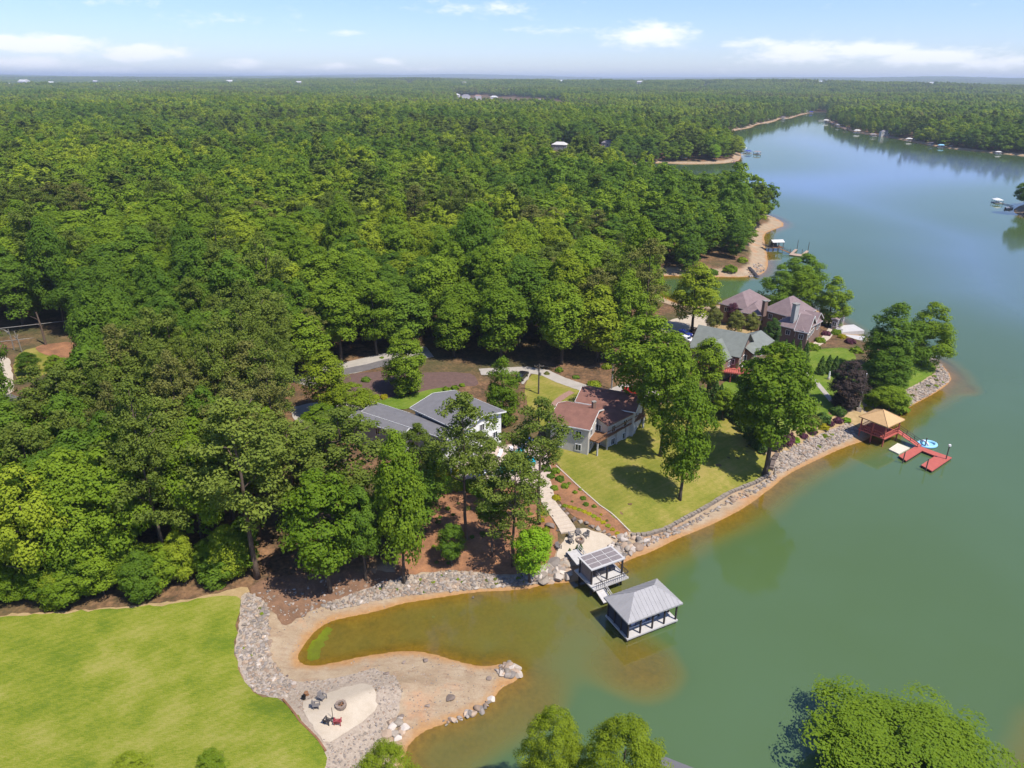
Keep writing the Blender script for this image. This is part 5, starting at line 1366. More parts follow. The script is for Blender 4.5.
mb = MB(); mb.tube([(-.6, -1.1, .5), (-.6, -.5, .95), (-.6, .5, .95), (-.6, 1.1, .5)], .22, 8); mb.build('backrest', M['umbwhite'], o, smooth=True)

# dock across the cove
p = unproj(775.5, 250, 0); o = thing('covered_dock', 'stilted dock hut with a pale roof off the wooded headland', 'dock', (p[0], p[1], 0), .15)
MB().box(-2.6, 2.6, -2, 2, 3.7, 3.85).poly([(-2.8,-2.2,3.86),(2.8,-2.2,3.86),(2.8,0,4.7),(-2.8,0,4.7)]).poly([(-2.8,0,4.7),(2.8,0,4.7),(2.8,2.2,3.86),(-2.8,2.2,3.86)]).build('roof', M['farwhite'], o)
MB().box(-2.7, 2.7, -2.1, 2.1, 1.3, 1.5).build('deck', M['brownwood'], o)
posts(o, [(x, y) for x in (-2.4, 0, 2.4) for y in (-1.8, 1.8)], -2, 3.69, .2, M['poledark'])
MB().box(-2.3, -.4, -1.3, 1.3, 1.51, 3.3).build('hut', M['darkwood'], o)
pa = ground(763, 247.5); pa[2] = 1.5; pb = unproj(771, 248.5, 1.4); gangway('walkway', 'dark footbridge from the wooded headland to the stilted dock hut', pa, pb, 1.4, M['poledark'], M['poledark'], cat='walkway')
pa = unproj(780, 248.8, 1.4); pb = unproj(790, 253, .45); gangway('gangway', 'tan gangway from the stilted dock hut down to the tan dock', pa, pb, 1.3, M['brownwood'], M['poledark'])
out_ = [unproj(x, y, .45)[:2] for x, y in [(789,254.6),(795,249),(797.6,249.4),(793.5,253.2),(801.5,254.2),(806.4,250.3),(808.8,250.9),(803,256.6)]]; cd_ = sum(out_)/8
o = thing('floating_dock', 'tan U shaped floating dock with poles off the wooded headland', 'dock', (cd_[0], cd_[1], 0))
TANW = solid('tan_planks', (.42,.30,.22), (.32,.23,.17), 1.5, .8)
MB().prism([tuple(q-cd_) for q in out_], .25, .45).build('deck', TANW, o); MB().prism([tuple((q-cd_)*.98) for q in out_], -.2, .247).build('float', M['black'], o)
for x, y, h in [(797,249,4.4),(808,250.6,4.2),(802,253,2.2),(790,253,2.4)]:
    q = unproj(x, y, .45)[:2]-cd_; MB().tube([(q[0], q[1], -2), (q[0], q[1], h)], .12, 6).build('mooring_pole', M['poledark'], o)
# gangway at the hidden side of the cove
pa = ground(749, 268); pb = unproj(758, 277, .4); gangway('gangway', 'dark sloping ramp on the rocky tip across the cove', pa+np.array([0, 0, .4]), pb, 1.2, M['darkwood'], M['poledark'], ())

# covered docks far along the banks: one is built, the rest are copies
def covered_dock(loc, rz, s, label, group, roof='farwhite', hull='white'):
    o = thing('covered_dock', label, 'dock', loc, rz, group); o.scale = (s, s, s)
    MB().box(-5, 5, -4, 4, .3, .55).build('deck', M['offwhite'] if roof != 'clay' else M['brownwood'], o)
    rb = MB(); E = [(-5,-3.6,3.4),(5,-3.6,3.4),(5,3.6,3.4),(-5,3.6,3.4)]; a, b_ = (-2.2, 0, 4.9), (2.2, 0, 4.9)
    rb.poly([E[0],E[1],b_,a]); rb.poly([E[1],E[2],b_]); rb.poly([E[2],E[3],a,b_]); rb.poly([E[3],E[0],a]); rb.poly(E[::-1]); rb.build('roof', M[roof], o)
    mb = MB()
    for x in (-4.6, 0, 4.6):
        for y in (-3.2, 3.2): mb.box(x-.14, x+.14, y-.14, y+.14, -1.5, 3.38)
    mb.build('posts', M['poledark'], o)
    mb = MB(); mb.prism([(-3,-1.1),(2,-1.1),(3.6,0),(2,1.1),(-3,1.1)], .56, 1.5); mb.build('stored_hull', M[hull], o)
    return o
fd = [(742,151,.9,'farwhite','white roofed covered dock right behind the far beach headland'),(748,153.5,.7,'umbblue','small dark dock next to the headland, the middle one of three'),(757,154.5,.75,'farroof','dark roofed dock standing apart in open water off the headland'),(735,163,.55,'clay','low dock at the tip of the far beach'),
      (743,128,.9,'farwhite','dock at the left bank below the distant channel'),(768,121,.9,'farwhite','pale dock on the left bank midway to the channel'),(783,119,.9,'farroof','grey roofed dock on the left bank near the channel'),(806,113,1.2,'farwhite','white roofed dock at the left side of the channel mouth'),(811,113.5,1.0,'umbblue','blue roofed dock at the channel mouth'),
      (826,122.5,1.1,'farwhite','white dock at the right corner of the channel mouth'),(833,124.5,.9,'clay','red roofed dock right of the channel mouth'),(839,127,1.0,'farwhite','pale dock on the right bank after the red roofed dock'),(846,130,.8,'clay','brown low dock on the right bank'),(857,133,1.0,'farwhite','white roofed dock left of the lawn on the right bank'),(873,136.5,.8,'farroof','grey dock below the lawn on the right bank'),
      (909,141,.8,'farwhite','white dock by the pale slope on the right bank'),(916,141.5,.6,'white','small white dock next to the pale slope dock'),(931,145.5,.75,'farroof','dark sided dock on the right bank below the yellow green lawn'),(941,147.5,.75,'vinylblue','pale green roofed dock on the right bank'),(951,147.5,.5,'farwhite','tiny dock right of the pale green roofed dock'),(998,154,.6,'farwhite','pale low dock near the right edge of the far bank')]
for x, y, s, rf, lb in fd:
    q = unproj(x, y, 0); covered_dock((q[0], q[1], 0), random.uniform(-.6, .3), s, lb, 'covered docks along the far banks', rf)
q = unproj(997, 203, 0); o = covered_dock((q[0], q[1], 0), 1.4, .62, 'white roofed boat dock standing in the lake at the right edge', None, 'white')
pa = unproj(1002, 203, .3); pb = unproj(1013, 206, .3); gangway('walkway', 'thin walkway from the white roofed dock to the tree point at the right edge', pa, pb, 1.0, M['poledark'], M['poledark'], (), cat='walkway')
q = unproj(1011, 209, 0); boat((q[0]-1, q[1], .05), .3, 6, 2.2, 'small boat beached below the tree at the right edge', 'white', 'umbwhite', False)
q = unproj(821, 121.2, 0); boat((q[0], q[1], .05), .2, 12, 3.6, 'white boat crossing near the distant channel mouth', 'white', 'umbwhite', True)
# roof of the dock right below the camera
q = unproj(688, 768, 3.5); o = thing('dock_house', 'purple grey roofed dock house cut by the bottom edge of the picture', 'boathouse', (q[0]-1.5, q[1]-2.2, 0), -.45)
rb, E, ra, rb2 = hip_local(7.5, 6, 3.4, 1.5, False); rb.build('roof', M['shingle_grey'], o); MB().box(-3.6, 3.6, -2.9, 2.9, .4, .6).build('deck', M['offwhite'], o)
posts(o, [(x, y) for x in (-3.3, 3.3) for y in (-2.6, 2.6)], -2, 3.17, .2, M['darkwood'])
# ------------------------------------------------------------------ stones
def stone_mesh(seed):
    r = np.random.default_rng(seed); bm = bmesh.new(); bmesh.ops.create_icosphere(bm, subdivisions=3, radius=1)
    pl = sph(9, r); off = r.uniform(.38, .75, 9)
    for v in bm.verts:
        p = np.array(v.co[:])
        for n, o_ in zip(pl, off):
            d = p@n-o_
            if d > 0: p = p-n*d*.92
        v.co = p*np.array([1, .8, .62])*1.15
    me = bpy.data.meshes.new('stone'); bm.to_mesh(me); bm.free(); me.materials.append(M['stone']); return me
STN = [stone_mesh(600+i) for i in range(7)]
SV = []
for me in STN:
    V = np.empty(len(me.vertices)*3, dtype=np.float32); me.vertices.foreach_get('co', V); SV.append((V.reshape(-1, 3), np.array([p.vertices[:] for p in me.polygons])))
STCOL = [M['stone'], solid('pale_quarry_stone', (.55,.48,.41), (.30,.25,.21), 1.3, .9, .4, obj=True), solid('tan_quarry_stone', (.46,.34,.24), (.25,.18,.13), 1.3, .9, .4, obj=True), solid('grey_quarry_stone', (.38,.33,.285), (.17,.145,.125), 1.3, .9, .4, obj=True)]
stones = []      # (screen size, x, y, z, radius, bank)
def field(poly, n, r0, r1, bank, avoid=None):
    P = np.array(poly, float); mn, mx = P.min(0), P.max(0); got = []
    W = grounds(P)[:, :2]; mnw, mxw = W.min(0), W.max(0)
    Q = rng.uniform(mnw, mxw, (n*12, 2)); Q = Q[inpoly(Q, W)]
    if avoid is not None: Q = Q[~inpoly(Q, grounds(np.array(avoid, float))[:, :2])]
    Q = Q[:n]; z = hgt(Q); R = r0+(r1-r0)*rng.random(len(Q))**2.2
    D = proj(np.column_stack([Q, z]))[:, 2]
    for q, zz, r, d in zip(Q, z, R, D): stones.append((r/d, q[0], q[1], zz, r, bank))
SPIT_P = [(303,704),(322,693),(353,683),(368,682),(377,691),(379,711),(364,724),(340,739),(326,744),(312,725)]
field([(247,592),(268,604),(270,632),(272,660),(281,674),(296,683),(292,690),(284,698),(268,696),(251,689),(243,673),(236,651),(240,632),(243,600)], 1500, .1, .42, 'on the stone bank along the big lawn')
field([(284,697),(296,683),(345,677),(372,668),(393,675),(403,690),(398,712),(392,730),(370,752),(350,790),(322,790),(327,750),(316,725),(300,710)], 1500, .08, .22, 'in the gravel ring around the sand circle', SPIT_P)
field([(318,606),(401,577),(429,573),(455,571),(480,573),(509,577),(543,570),(557,558),(572,566),(569,580),(540,583),(500,587),(470,590),(440,592),(395,597),(335,610)], 1900, .12, .46, 'on the stone bank below the orange mulch slope')
field([(520,578),(543,570),(557,558),(568,562),(571,570),(568,581),(545,583)], 60, .6, 1.2, 'on the stone bank below the orange mulch slope')
field([(770,458),(783,451),(817,435),(850,423),(862,431),(848,440),(828,449),(805,461),(785,472),(774,474)], 1100, .16, .5, 'on the stone bank left of the tan boathouse')
field([(893,411),(907,390),(922,383),(936,375),(937,366),(927,358),(914,353),(931,358),(942,366),(950,377),(948,382),(935,392),(916,402),(899,412)], 1100, .16, .5, 'on the stone bank around the grassy point')
field([(612,540),(626,533),(640,537),(648,541),(634,552),(620,563),(606,560)], 90, .35, .95, 'in the boulder pile between the sand terrace and the lawn wall')
field([(496,668),(508,664),(517,668),(519,676),(510,679),(499,674)], 60, .3, .75, 'in the rock pile at the tip of the sand spit')
field([(386,715),(400,716),(406,730),(398,742),(388,738)], 14, .4, .9, 'among the boulders on the lower edge of the sand spit')
field([(440,722),(470,712),(492,700),(494,703),(470,717),(442,727)], 24, .25, .7, 'among the boulders on the lower edge of the sand spit')
field([(747,270),(758,262),(766,270),(760,275),(750,277)], 80, .3, .8, 'on the rocky tip across the cove')
field([(640,543),(668,531),(690,522),(706,513),(704,517),(690,527),(668,538),(644,547)], 120, .2, .5, 'scattered below the low lawn wall')
field([(706,513),(735,496),(760,484),(776,474),(778,478),(760,490),(735,502),(708,517)], 110, .2, .5, 'scattered below the low lawn wall')
field([(345,663),(400,652),(432,655),(470,668),(510,668),(512,678),(490,698),(440,718),(410,735),(402,700),(385,672)], 420, .04, .13, 'on the sand spit')
field([(275,604),(330,612),(400,604),(345,618),(305,640),(296,660),(275,640)], 160, .04, .12, 'on the sand at the head of the cove')
field([(255,594),(330,578),(400,578),(330,608),(300,622),(280,625)], 260, .07, .34, 'on the brown bank at the head of the cove')
stones.sort(key=lambda s: -s[0])
banks = {}
for i, (k, x, y, z, r, bank) in enumerate(stones):
    if i < 260:
        o = link('riprap_stone', STN[i % 7], None, (x, y, z+r*.15), random.uniform(0, 6.28)); o.rotation_euler.x = random.uniform(-.4, .4)
        o.scale = (r, r*random.uniform(.8, 1.15), r*random.uniform(.7, 1.1)); setmat(o, random.choice(STCOL)); tag(o, 'large loose stone '+bank, 'stone', 'large stones '+bank)
    else: banks.setdefault('all', []).append((x, y, z, r))
Vs, Fs, Ms, off = [], [], [], 0
for (x, y, z, r) in banks['all']:
    v, f = SV[random.randrange(7)]; a = random.uniform(0, 6.28); ca, sa = math.cos(a), math.sin(a)
    q = v*np.array([1, random.uniform(.75, 1.1), random.uniform(.7, 1.1)])*r
    q = np.stack([q[:, 0]*ca-q[:, 1]*sa+x, q[:, 0]*sa+q[:, 1]*ca+y, q[:, 2]+z+r*.12], 1)
    Vs.append(q); Fs.append(f+off); off += len(q); Ms.append(np.full(len(f), random.randrange(4)))
me = mesh_np('riprap', np.concatenate(Vs), np.concatenate(Fs), None)
for c in STCOL: me.materials.append(c)
me.polygons.foreach_set('material_index', np.concatenate(Ms).astype(np.int32)); me.update()
tag(link('riprap', me), 'rubble of smaller stones covering the banks', None, None, 'stuff')

def boulder(px, py, wpx, label, mat='stonebrown', group=None, hz_=.8):
    b = ground(px, py); r = wpx/2*proj(b)[0, 2]/FPX
    o = link('boulder', random.choice(STN), None, (b[0], b[1], b[2]+r*.25), random.uniform(0, 6.28)); o.scale = (r, r, r*hz_*1.3); setmat(o, M[mat])
    return tag(o, label, 'boulder', group)
boulder(551, 527, 11, 'big brown boulder left of the foot of the stone steps')
boulder(574, 520, 9, 'brown boulder right of the foot of the stone steps')
for k, (x, y, wd) in enumerate([(548,488,4),(551,494,4),(554,500,5),(559,506,5),(563,510,5),(567,514,5),(580,522,6),(586,524,6),(592,527,7),(598,529,7),(604,532,6),(609,535,5),(614,538,5),(619,541,5)]):
    boulder(x, y, wd, 'brown boulder in the row edging the steps and the sand terrace', 'stonebrown' if k % 3 else 'stone', 'boulders edging the steps and the sand terrace')
for k, (x, y, wd) in enumerate([(547,505,4),(550,511,4),(553,517,4),(557,531,5)]): boulder(x, y, wd, 'boulder along the left edge of the stone steps', 'stonebrown', 'boulders along the left edge of the steps')
for x, y, wd, lb in [(404,663,5,'dark stone lying alone at the upper middle of the sand spit'),(425,661,7,'flat dark stone at the upper edge of the sand spit'),(387,674,7,'flat stone where the gravel meets the sand spit'),(428,706,6,'round stone low on the sand spit'),(451,699,11,'wide clump of stones in the middle of the sand spit'),
        (401,718,8,'brown boulder by the lower shore of the spit, upper one of a pair'),(396,724,8,'dark boulder by the lower shore of the spit, lower one of a pair'),(395,734,9,'pale slab by the lower shore of the sand spit'),(489,679,6,'boulder just inside the tip of the sand spit'),(489,703,7,'pale boulder at the right end of the lower shore'),
        (433,615,4,'pale stone standing in the amber cove water'),(473,597,4,'small stone in the water under the stone bank'),(287,676,3,'dark stone by the gravel above the sand circle')]:
    boulder(x, y, wd, lb, 'stone' if 'pale' in lb or 'slab' in lb else 'stonebrown', None, .5)

# low dry stone wall along the lakeside lawn
wl = grounds(np.array([(631,536),(646,535.5),(665,530),(684,519.5),(703,509.5),(731,492.5),(758,482),(770,474)], float))
o = thing('stone_wall', 'low dry stone retaining wall along the lake edge of the lawn', 'wall', wl[0]); mb = MB(); cap = MB()
for a, b in zip(wl[:-1], wl[1:]):
    L = np.hypot(*(b-a)[:2]); n = int(L/.75)
    for k in range(n):
        p = a+(b-a)*(k+.5)/n; an = math.atan2(b[1]-a[1], b[0]-a[0])+random.uniform(-.06, .06); z = hz(p[0], p[1])-wl[0][2]
        for lay in range(2):
            w_ = .36+random.uniform(-.05, .03); d_ = .30+random.uniform(-.06, .06)
            (mb if lay == 0 else cap).box(-w_, w_, -d_, d_, z-.35+lay*.4+.003*lay, z+.02+lay*.42+random.uniform(-.04, .04), an, (p[0]-wl[0][0], p[1]-wl[0][1]))
mb.build('lower_course', M['stonebrown'], o); cap.build('top_course', M['stone'], o)
w2 = grounds(np.array([(771,470),(773,462),(777,455)], float)); o = thing('stone_wall', 'short stone wall going inland beside the leaning tree', 'wall', w2[0]); mb = MB()
for a, b in zip(w2[:-1], w2[1:]):
    n = 4
    for k in range(n):
        p = a+(b-a)*(k+.5)/n; z = hz(p[0], p[1])-w2[0][2]; mb.box(-.5, .5, -.35, .35, z-.4, z+random.uniform(.5, .8), math.atan2(b[1]-a[1], b[0]-a[0]), (p[0]-w2[0][0], p[1]-w2[0][1]))
mb.build('course', M['stonebrown'], o)
# timber edging between the mulch and the lawn, retaining wall under the pool deck
for pts, lb, mt, hh in [([(556,466),(569,478),(583,491),(600,506),(617,519),(630,532)], 'pale edging strip between the orange mulch and the lakeside lawn', 'stone', .14), ([(428,487),(445,490),(460,492),(475,491),(487,486)], 'low stone edging under the planting below the grey house', 'stonebrown', .5), ([(283,700),(300,722),(318,740),(326,752)], 'brown edging between the big lawn and the sand circle gravel', 'brownwood', .16)]:
    W = grounds(np.array(pts, float)); o = thing('edging', lb, 'edging', W[0]); mb = MB()
    for a, b in zip(W[:-1], W[1:]):
        n = max(1, int(np.hypot(*(b-a)[:2])/1.2))
        for k in range(n):
            p, q = a+(b-a)*k/n, a+(b-a)*(k+.97)/n; p[2], q[2] = hz(*p[:2]), hz(*q[:2]); mb.bar(p-W[0]+np.array([0, 0, .05]), q-W[0]+np.array([0, 0, .05]), .22, hh*2)
    mb.build('boards', M[mt], o)
# stone steps
sp_ = grounds(np.array([(544.5,482),(546.5,492),(548.5,503),(554,511),(560,518),(566,527),(569,533)], float))
o = thing('stone_steps', 'wide pale stone steps from the pool terrace down to the sand terrace', 'steps', sp_[-1])
seg = np.concatenate([[0], np.cumsum(np.hypot(*np.diff(sp_[:, :2], axis=0).T))]); nst = 16
for k in range(nst):
    s = (k+.5)/nst*seg[-1]; x = np.interp(s, seg, sp_[:, 0]); y = np.interp(s, seg, sp_[:, 1]); s2 = min(s+.4, seg[-1]); s1 = max(s-.4, 0)
    an = math.atan2(np.interp(s2, seg, sp_[:, 1])-np.interp(s1, seg, sp_[:, 1]), np.interp(s2, seg, sp_[:, 0])-np.interp(s1, seg, sp_[:, 0]))
    z = hz(x, y)-sp_[-1][2]; st = seg[-1]/nst; wd = 1.15+.25*k/nst
    MB().box(-st*.56, st*.5, -wd, wd, z-.5, z+.2+.003*(k % 2)).build('step', solid('step_stone', (.56,.47,.37), (.42,.34,.26), 1.4, .9, .2) if k == 0 else bpy.data.materials['step_stone'], o, (x-sp_[-1][0], y-sp_[-1][1], 0), an)

# ------------------------------------------------------------------ garden chairs and fire pits
def garden_chair(px, py, face, label, group, mat='chairgrey', z0=.12):
    b = ground(px, py); o = thing('garden_chair', label, 'chair', (b[0], b[1], b[2]+z0), face, group); m_ = M[mat]; s = .98; o.scale = (s, s, s)
    mb = MB()
    for k in range(5): mb.bar((-.32, -.25+k*.12, .38-k*.035), (.32, -.25+k*.12, .38-k*.035), .1, .03)
    mb.build('seat', m_, o); mb = MB()
    for k in range(6): x = -.27+k*.108; mb.bar((x*.85, .24, .22), (x*1.15, .58, 1.0-abs(x)*.25), .095, .03)
    mb.build('backrest', m_, o)
    for sx in (-1, 1):
        MB().box(sx*.38-.07, sx*.38+.07, -.32, .42, .55, .59).build('armrest', m_, o)
        for y in (-.28, .3): MB().box(sx*.36-.035, sx*.36+.035, y-.05, y+.05, -.1, .549).build('leg', m_, o)
    return o
def face_to(px, py, tx, ty):                       # the chair looks along -y of its own frame
    a, b = ground(px, py), ground(tx, ty); return math.atan2(b[1]-a[1], b[0]-a[0])+math.pi/2
def fire_pit(px, py, rad, label):
    b = ground(px, py); o = thing('fire_pit', label, 'fire pit', (b[0], b[1], b[2]+.1)); mb = MB()
    for k in range(11):
        t = 2*math.pi*k/11; mb.box(-.2, .2, -.14, .14, 0, .36+.04*(k % 3), t+math.pi/2, (rad*math.cos(t), rad*math.sin(t)))
    mb.build('stone_ring', M['stonebrown'], o); MB().lathe([(.01,.1),(rad-.12,.08)], 14).build('ash', M['black'], o)
    mb = MB(); mb.bar((-.35, -.1, .16), (.35, .12, .22), .1); mb.bar((-.1, -.35, .2), (.12, .35, .3), .1); mb.build('log', M['brownwood'], o)
fire_pit(580, 541.5, .55, 'dark round fire pit on the sand terrace by the steps')
for x, y, lb in [(571.5,538,'grey wooden garden chair upper left of the terrace fire pit'),(578.5,535.5,'grey wooden garden chair behind the terrace fire pit'),(586,537,'grey wooden garden chair right of the terrace fire pit'),(571,543,'grey wooden garden chair lower left of the terrace fire pit')]:
    garden_chair(x, y, face_to(x, y, 580, 541), lb, None)
garden_chair(558.5, 549, .6, 'grey wooden garden chair alone at the left edge of the sand terrace', None)
fire_pit(341, 707, .5, 'round stone ringed fire pit in the sand circle on the spit')
for x, y, lb, mt in [(323,700,'grey garden chair upper of the two left of the sand circle fire pit','chairgrey'),(317,708,'grey garden chair lower of the two left of the sand circle fire pit','chairgrey'),(328,723,'dark grey garden chair below the sand circle fire pit','darkwood'),(338,724,'red garden chair in the sand circle','chairred')]:
    garden_chair(x, y, face_to(x, y, 341, 707), lb, None, mt)
b = ground(333, 719); o = thing('fishing_pole_stand', 'thin dark pole standing between the chairs in the sand circle', 'pole', (b[0], b[1], b[2]+.05)); MB().tube([(0,0,0),(0,.02,1.7)], .035, 6).build('pole', M['darkwood'], o); MB().lathe([(.01,.1),(.16,.08),(.18,0)], 10).build('foot', M['black'], o)
b = ground(304, 699.5); o = thing('barrel', 'small black bucket at the gravel corner of the sand circle', 'bucket', (b[0], b[1], b[2]+.05)); MB().lathe([(.01,0),(.22,0),(.27,.5),(.24,.5),(.2,.08)], 12).build('bucket_body', M['black'], o); MB().tube([(-.26,0,.5),(0,0,.75),(.26,0,.5)], .02, 5).build('handle', M['black'], o)
b = ground(306.5, 695.5); o = thing('log_stump', 'rusty brown stump beside the black bucket', 'stump', (b[0], b[1], b[2]+.02)); MB().lathe([(.36,0),(.28,.15),(.27,.5),(.01,.52)], 10).build('wood', M['brownwood'], o)
# planters by the landing
for x, y, lb in [(569.5,556,'small dark potted conifer left of the white landing'),(577,552.5,'small dark potted conifer behind the white landing, left one'),(580.5,551.5,'small dark potted conifer behind the white landing, right one')]:
    b = ground(x, y); o = thing('potted_plant', lb, 'plant', (b[0], b[1], b[2]+.1)); MB().lathe([(.01,0),(.22,0),(.3,.45),(.27,.45),(.25,.36),(.01,.36)], 12).build('pot', M['darkwood'], o)
    c = link('foliage', CONE[0], o, (0, 0, .38)); c.scale = (.3, .3, .17)
# pool side
def parasol(px, py, mat, label, r=1.7, h=2.5):
    b = ground(px, py); o = thing('parasol', label, 'parasol', (b[0], b[1], b[2]+.12))
    MB().lathe([(.01,h+.02),(r*.5,h-.2),(r,h-.6),(r,h-.72),(r*.5,h-.3),(.01,h-.1)], 8).build('canopy', M[mat], o); MB().tube([(0,0,0),(0,0,h-.02)], .04, 6).build('pole', M['white'], o); MB().lathe([(.01,.1),(.3,.08),(.32,0)], 12).build('base', M['black'], o)
parasol(449, 478, 'umbwhite', 'white parasol on the patio in front of the grey house') if False else None
parasol(478, 481, 'umbwhite', 'white parasol at the lake side edge of the pool patio')
parasol(527, 449, 'umbblue', 'blue parasol at the far side of the pool', 1.2)
def lounger(px, py, rz, label, group):
    b = ground(px, py); o = thing('sun_lounger', label, 'sun lounger', (b[0], b[1], b[2]+.12), rz, group)
    MB().box(-.35, .35, -1, .35, .28, .36).build('seat', M['umbwhite'], o); MB().poly([(-.35,.36,.3),(.35,.36,.3),(.35,.95,.85),(-.35,.95,.85)]).poly([(-.35,.36,.38),(-.35,.95,.93),(.35,.95,.93),(.35,.36,.38)]).build('backrest', M['umbwhite'], o)
    for x in (-.3, .3):
        for y in (-.9, .3): MB().box(x-.03, x+.03, y-.03, y+.03, -.05, .279).build('leg', M['chairgrey'], o)
for x, y, lb in [(495,476,'white sun lounger at the near left corner of the pool'),(487,473,'white sun lounger left of the pool'),(500,456,'white sun lounger behind the pool on the house side'),(512,453,'white sun lounger beside the small spa')]: lounger(x, y, random.uniform(-1, 1), lb, None)
def table(px, py, label):
    b = ground(px, py); o = thing('patio_table', label, 'table', (b[0], b[1], b[2]+.12)); MB().lathe([(.01,.76),(.6,.76),(.6,.72),(.01,.72)], 14).build('table_top', M['chairgrey'], o); MB().lathe([(.3,0),(.06,.06),(.05,.72)], 10).build('pedestal', M['black'], o)
    for k in range(3):
        t = k*2.1+.4; c = thing('patio_chair', 'dark patio chair at the '+label, 'chair', (b[0]+math.cos(t)*1.0, b[1]+math.sin(t)*1.0, b[2]+.12), t-math.pi/2, 'chairs at the '+label)
        MB().box(-.24,.24,-.24,.24,.42,.47).build('seat', M['darkwood'], c); MB().box(-.24,.24,.2,.25,.475,.95).build('backrest', M['darkwood'], c)
        for x in (-.2,.2):
            for y in (-.2,.2): MB().box(x-.02,x+.02,y-.02,y+.02,-.05,.419).build('leg', M['darkwood'], c)
table(472, 470, 'round patio table near the grey house')
table(531, 476, 'round patio table at the near right of the pool')

# ------------------------------------------------------------------ poles and lines
def utility_pole(px, py, ytop, label, cross=True, lamp=False, mat='poledark'):
    b = ground(px, py); H = solve_H(b, ytop); o = thing('utility_pole', label, 'pole', b)
    MB().tube([(0,0,-.5),(0,0,H)], [.19,.13], 8).build('pole', M[mat], o)
    if cross: MB().box(-1.1,1.1,.13,.25,H-.7,H-.55).build('crossarm', M[mat], o); mb = MB(); [mb.lathe([(.05,H-.55),(.07,H-.4),(.01,H-.36)], 8, (x,.19,0)) for x in (-.95,-.35,.35,.95)]; mb.build('insulators', M['polegrey'], o)
    MB().lathe([(.01,0),(.2,0),(.2,.75),(.01,.78)], 10, (.33,0,H*.62 if cross else H*.5)).build('transformer_box', M['polegrey'], o) if cross else None
    if lamp: MB().bar((0,0,H-.2),(.9,0,H+.1),.07).build('lamp_arm', M['polegrey'], o); MB().lathe([(.01,.12),(.2,.1),(.16,-.08),(.01,-.12)], 10, (1,0,H+.08)).build('lamp', M['white'], o)
    return np.array([b[0], b[1], b[2]+H])
t1 = utility_pole(538.5, 394, 364, 'dark utility pole with crossarm on the lawn left of the red roofed house')
t2 = utility_pole(611.5, 389, 361, 'grey lamp pole beside the drive behind the red roofed house', False, True, 'polegrey')
def cable(a, b, sag, label, rad=.035):
    a, b = np.array(a, float), np.array(b, float); o = thing('power_line', label, 'cable', a)
    pts = [tuple((b-a)*t-np.array([0, 0, sag*4*t*(1-t)])) for t in np.linspace(0, 1, 22)]; MB().tube(pts, rad, 5).build('wire', M['black'] if rad < .05 else M['polegrey'], o)
cable(t1+np.array([.3,.2,-.4]), t2+np.array([0,0,-.3]), 1.2, 'thin wire from the dark utility pole to the grey lamp pole')
# double line at the left edge, between two poles
pL = ground(-70, 352); pR = ground(128, 345)
for p, lb in ((pL, 'utility pole of the left power line outside the picture edge'),):
    pass
zA = 9.5
for k, (ya, yb, lb) in enumerate([(331, 315, 'upper power line crossing the clearing at the left edge'), (344, 328.5, 'lower power line crossing the clearing at the left edge')]):
    d0 = proj(ground(0, 352))[0, 2]
    def at(px, py, w_): d = _f+(px-512)/FPX*_r+(384-py)/FPX*_u; return CAMP+d*w_
    cable(at(-120, ya+9.5, d0-6), at(150, yb-5, d0+22), .4, lb, .09)
# leaning bare trunks and a dead snag at the clearing
def bare_trunk(px, py, tx, ty, r, label, mat=BARKP):
    b = ground(px, py); w_ = proj(b)[0, 2]; d = _f+(tx-512)/FPX*_r+(384-ty)/FPX*_u; t = CAMP+d*(w_-3.0)
    o = thing('bare_trunk', label, 'tree', b); v = t-b; MB().tube([(0,0,-.4), tuple(v*.5+np.array([.15,0,0])), tuple(v)], [r, r*.75, r*.45], 8).build('trunk', mat, o)
    mb = MB()
    for k in range(4): q = v*random.uniform(.5, .95); e = q+np.array([random.uniform(-1.6, 1.6), random.uniform(-1, 1), random.uniform(.3, 1.4)]); mb.tube([tuple(q), tuple((q+e)/2+np.array([0, 0, .1])), tuple(e)], [.08, .05, .02], 5)
    mb.build('branches', mat, o)
bare_trunk(46, 345, 36, 312, .32, 'leaning brown trunk standing in the roadside clearing')
bare_trunk(22, 352, 14, 331, .16, 'pale dead snag left of the leaning trunk', M['polegrey'])
bare_trunk(14, 350, 8, 329, .13, 'thin pale dead snag at the far left edge', M['polegrey'])
bare_trunk(116, 433, 102, 376, .30, 'tall bare pale trunk among the grove trees at the left', solid('pale_bark', (.34,.26,.19), (.2,.15,.11), 3, .9))
b = ground(858, 411); H = solve_H(b, 374); o = thing('flagpole', 'tall grey weathered pole behind the tan boathouse', 'pole', b); MB().tube([(0,0,-.5),(.15,0,H)], [.2,.11], 8).build('pole', M['polegrey'], o); MB().lathe([(.01,.16),(.12,.1),(.12,0),(.01,0)], 8, (.15,0,H)).build('cap', M['white'], o); MB().box(-.55,.55,-.4,.4,-.2,.9).build('footing', M['stone'], o)
b = ground(828.5, 379.5); o = thing('garden_statue', 'small white statue on the path beside the copper tree', 'statue', b); MB().lathe([(.01,-.2),(.4,-.2),(.4,.5),(.3,.55),(.01,.55)], 12).build('pedestal', M['stone'], o); MB().lathe([(.26,.56),(.3,.8),(.2,1.2),(.27,1.5),(.12,1.72),(.16,1.9),(.14,2.08),(.01,2.16)], 12).build('figure', M['white'], o, smooth=True)
# a mail box like marker on the lawn by the red house: sign post
b = ground(611, 402); 

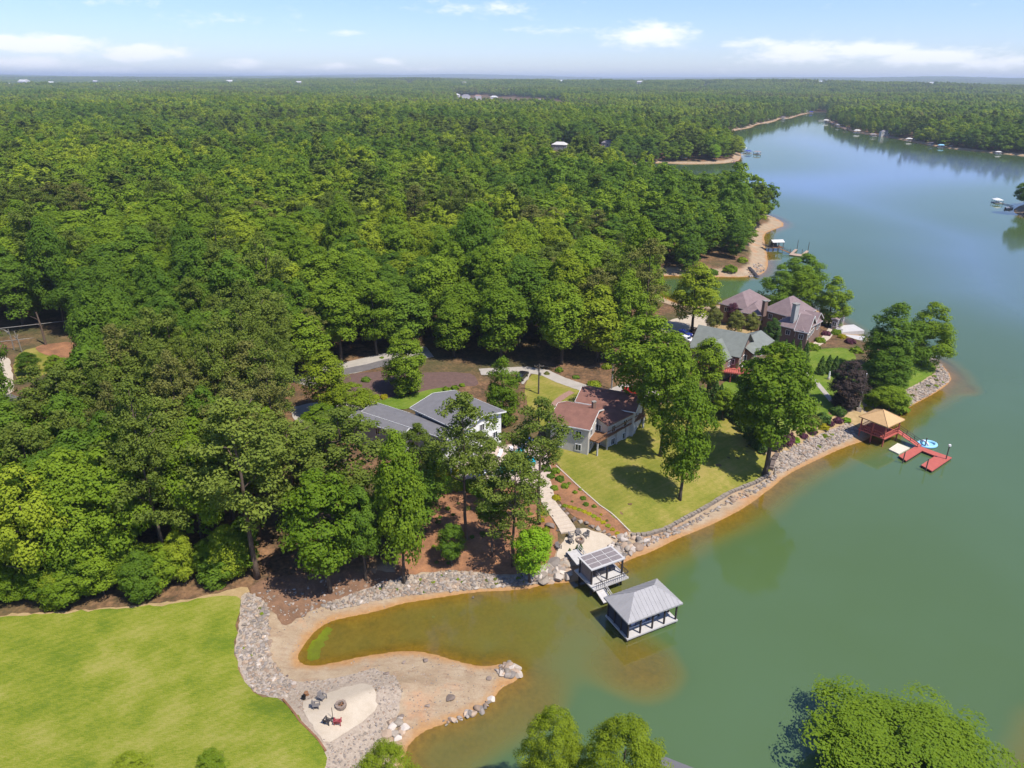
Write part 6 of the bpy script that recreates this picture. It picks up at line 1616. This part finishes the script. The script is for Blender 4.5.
# ------------------------------------------------------------------ cars
def car(px, py, rz, mat, label, pickup=False, dz=.16):
    b = ground(px, py); o = thing('parked_car', label, 'car', (b[0], b[1], b[2]+dz), rz)
    prof = [(-2.3,.35),(2.3,.35),(2.35,.75),(2.2,.92),(1.2,1.02),(.55,1.52),(-1.25,1.55),(-2.05,1.05),(-2.3,.95)] if not pickup else [(-2.6,.4),(2.5,.4),(2.55,.85),(2.35,1.05),(1.3,1.12),(.8,1.75),(-.5,1.75),(-.65,1.12),(-2.6,1.1)]
    mb = MB(); n = len(prof)
    ws = lambda z: .9 if z < 1.06 else .72
    mb.v += [(x, -ws(z), z) for x, z in prof]+[(x, ws(z), z) for x, z in prof]
    for k in range(n): k2 = (k+1) % n; mb.f.append((k, k2, n+k2, n+k))
    mb.f.append(tuple(range(n))[::-1]); mb.f.append(tuple(range(n, 2*n))); mb.build('body', M[mat], o)
    xf0, xf1, xr0, xr1 = (1.12, .58, -2.0, -1.3) if not pickup else (1.24, .82, -.62, -.53)
    zt = 1.49 if not pickup else 1.72
    MB().poly([(xf0,-.74,1.1),(xf0,.74,1.1),(xf1,.66,zt),(xf1,-.66,zt)]).poly([(xf0+.02,-.74,1.1),(xf1+.02,-.66,zt),(xf1+.02,.66,zt),(xf0+.02,.74,1.1)]).build('windshield', M['glass'], o, (.03,0,.02))
    MB().poly([(xr0,-.7,1.12),(xr1,-.64,zt),(xr1,.64,zt),(xr0,.7,1.12)]).build('rear_window', M['glass'], o, (-.04,0,.02))
    for s in (-1, 1):
        MB().poly([(xf0-.1,s*.80,1.1),(xf1-.02,s*.735,zt-.05),(xr1+.1,s*.735,zt-.05),(xr0+.25,s*.80,1.1)]).build('side_window', M['glass'], o)
        for x in (-1.4, 1.45):
            mb = MB(); mb.tube([(x, s*.72, .33), (x, s*.93, .33)], .34, 14); wh = mb.build('wheel', M['black'], o); MB().tube([(x, s*.90, .33), (x, s*.945, .33)], .2, 10).build('rim', M['polegrey'], wh)
        MB().box(2.22 if not pickup else 2.46, 2.37 if not pickup else 2.57, s*.62-.16, s*.62+.16, .66, .82).build('headlight', M['white'], o)
car(633.5, 394, 2.9, 'carred', 'red car parked under the tree at the end of the drive', True)
car(684, 336, -.9, 'carblue', 'blue car parked on the sandy drive')
car(686, 342, -.9, 'carwhite', 'white car parked in front of the blue car on the sandy drive')
car(522, 378.5, 1.2, 'carblack', 'black car parked on the drive left of the dark utility pole')
car(74, 366, .4, 'carblack', 'black car half hidden under trees at the left edge clearing')
car(662, 299, .2, 'carwhite', 'white van glimpsed between the trees by the cove') if False else None
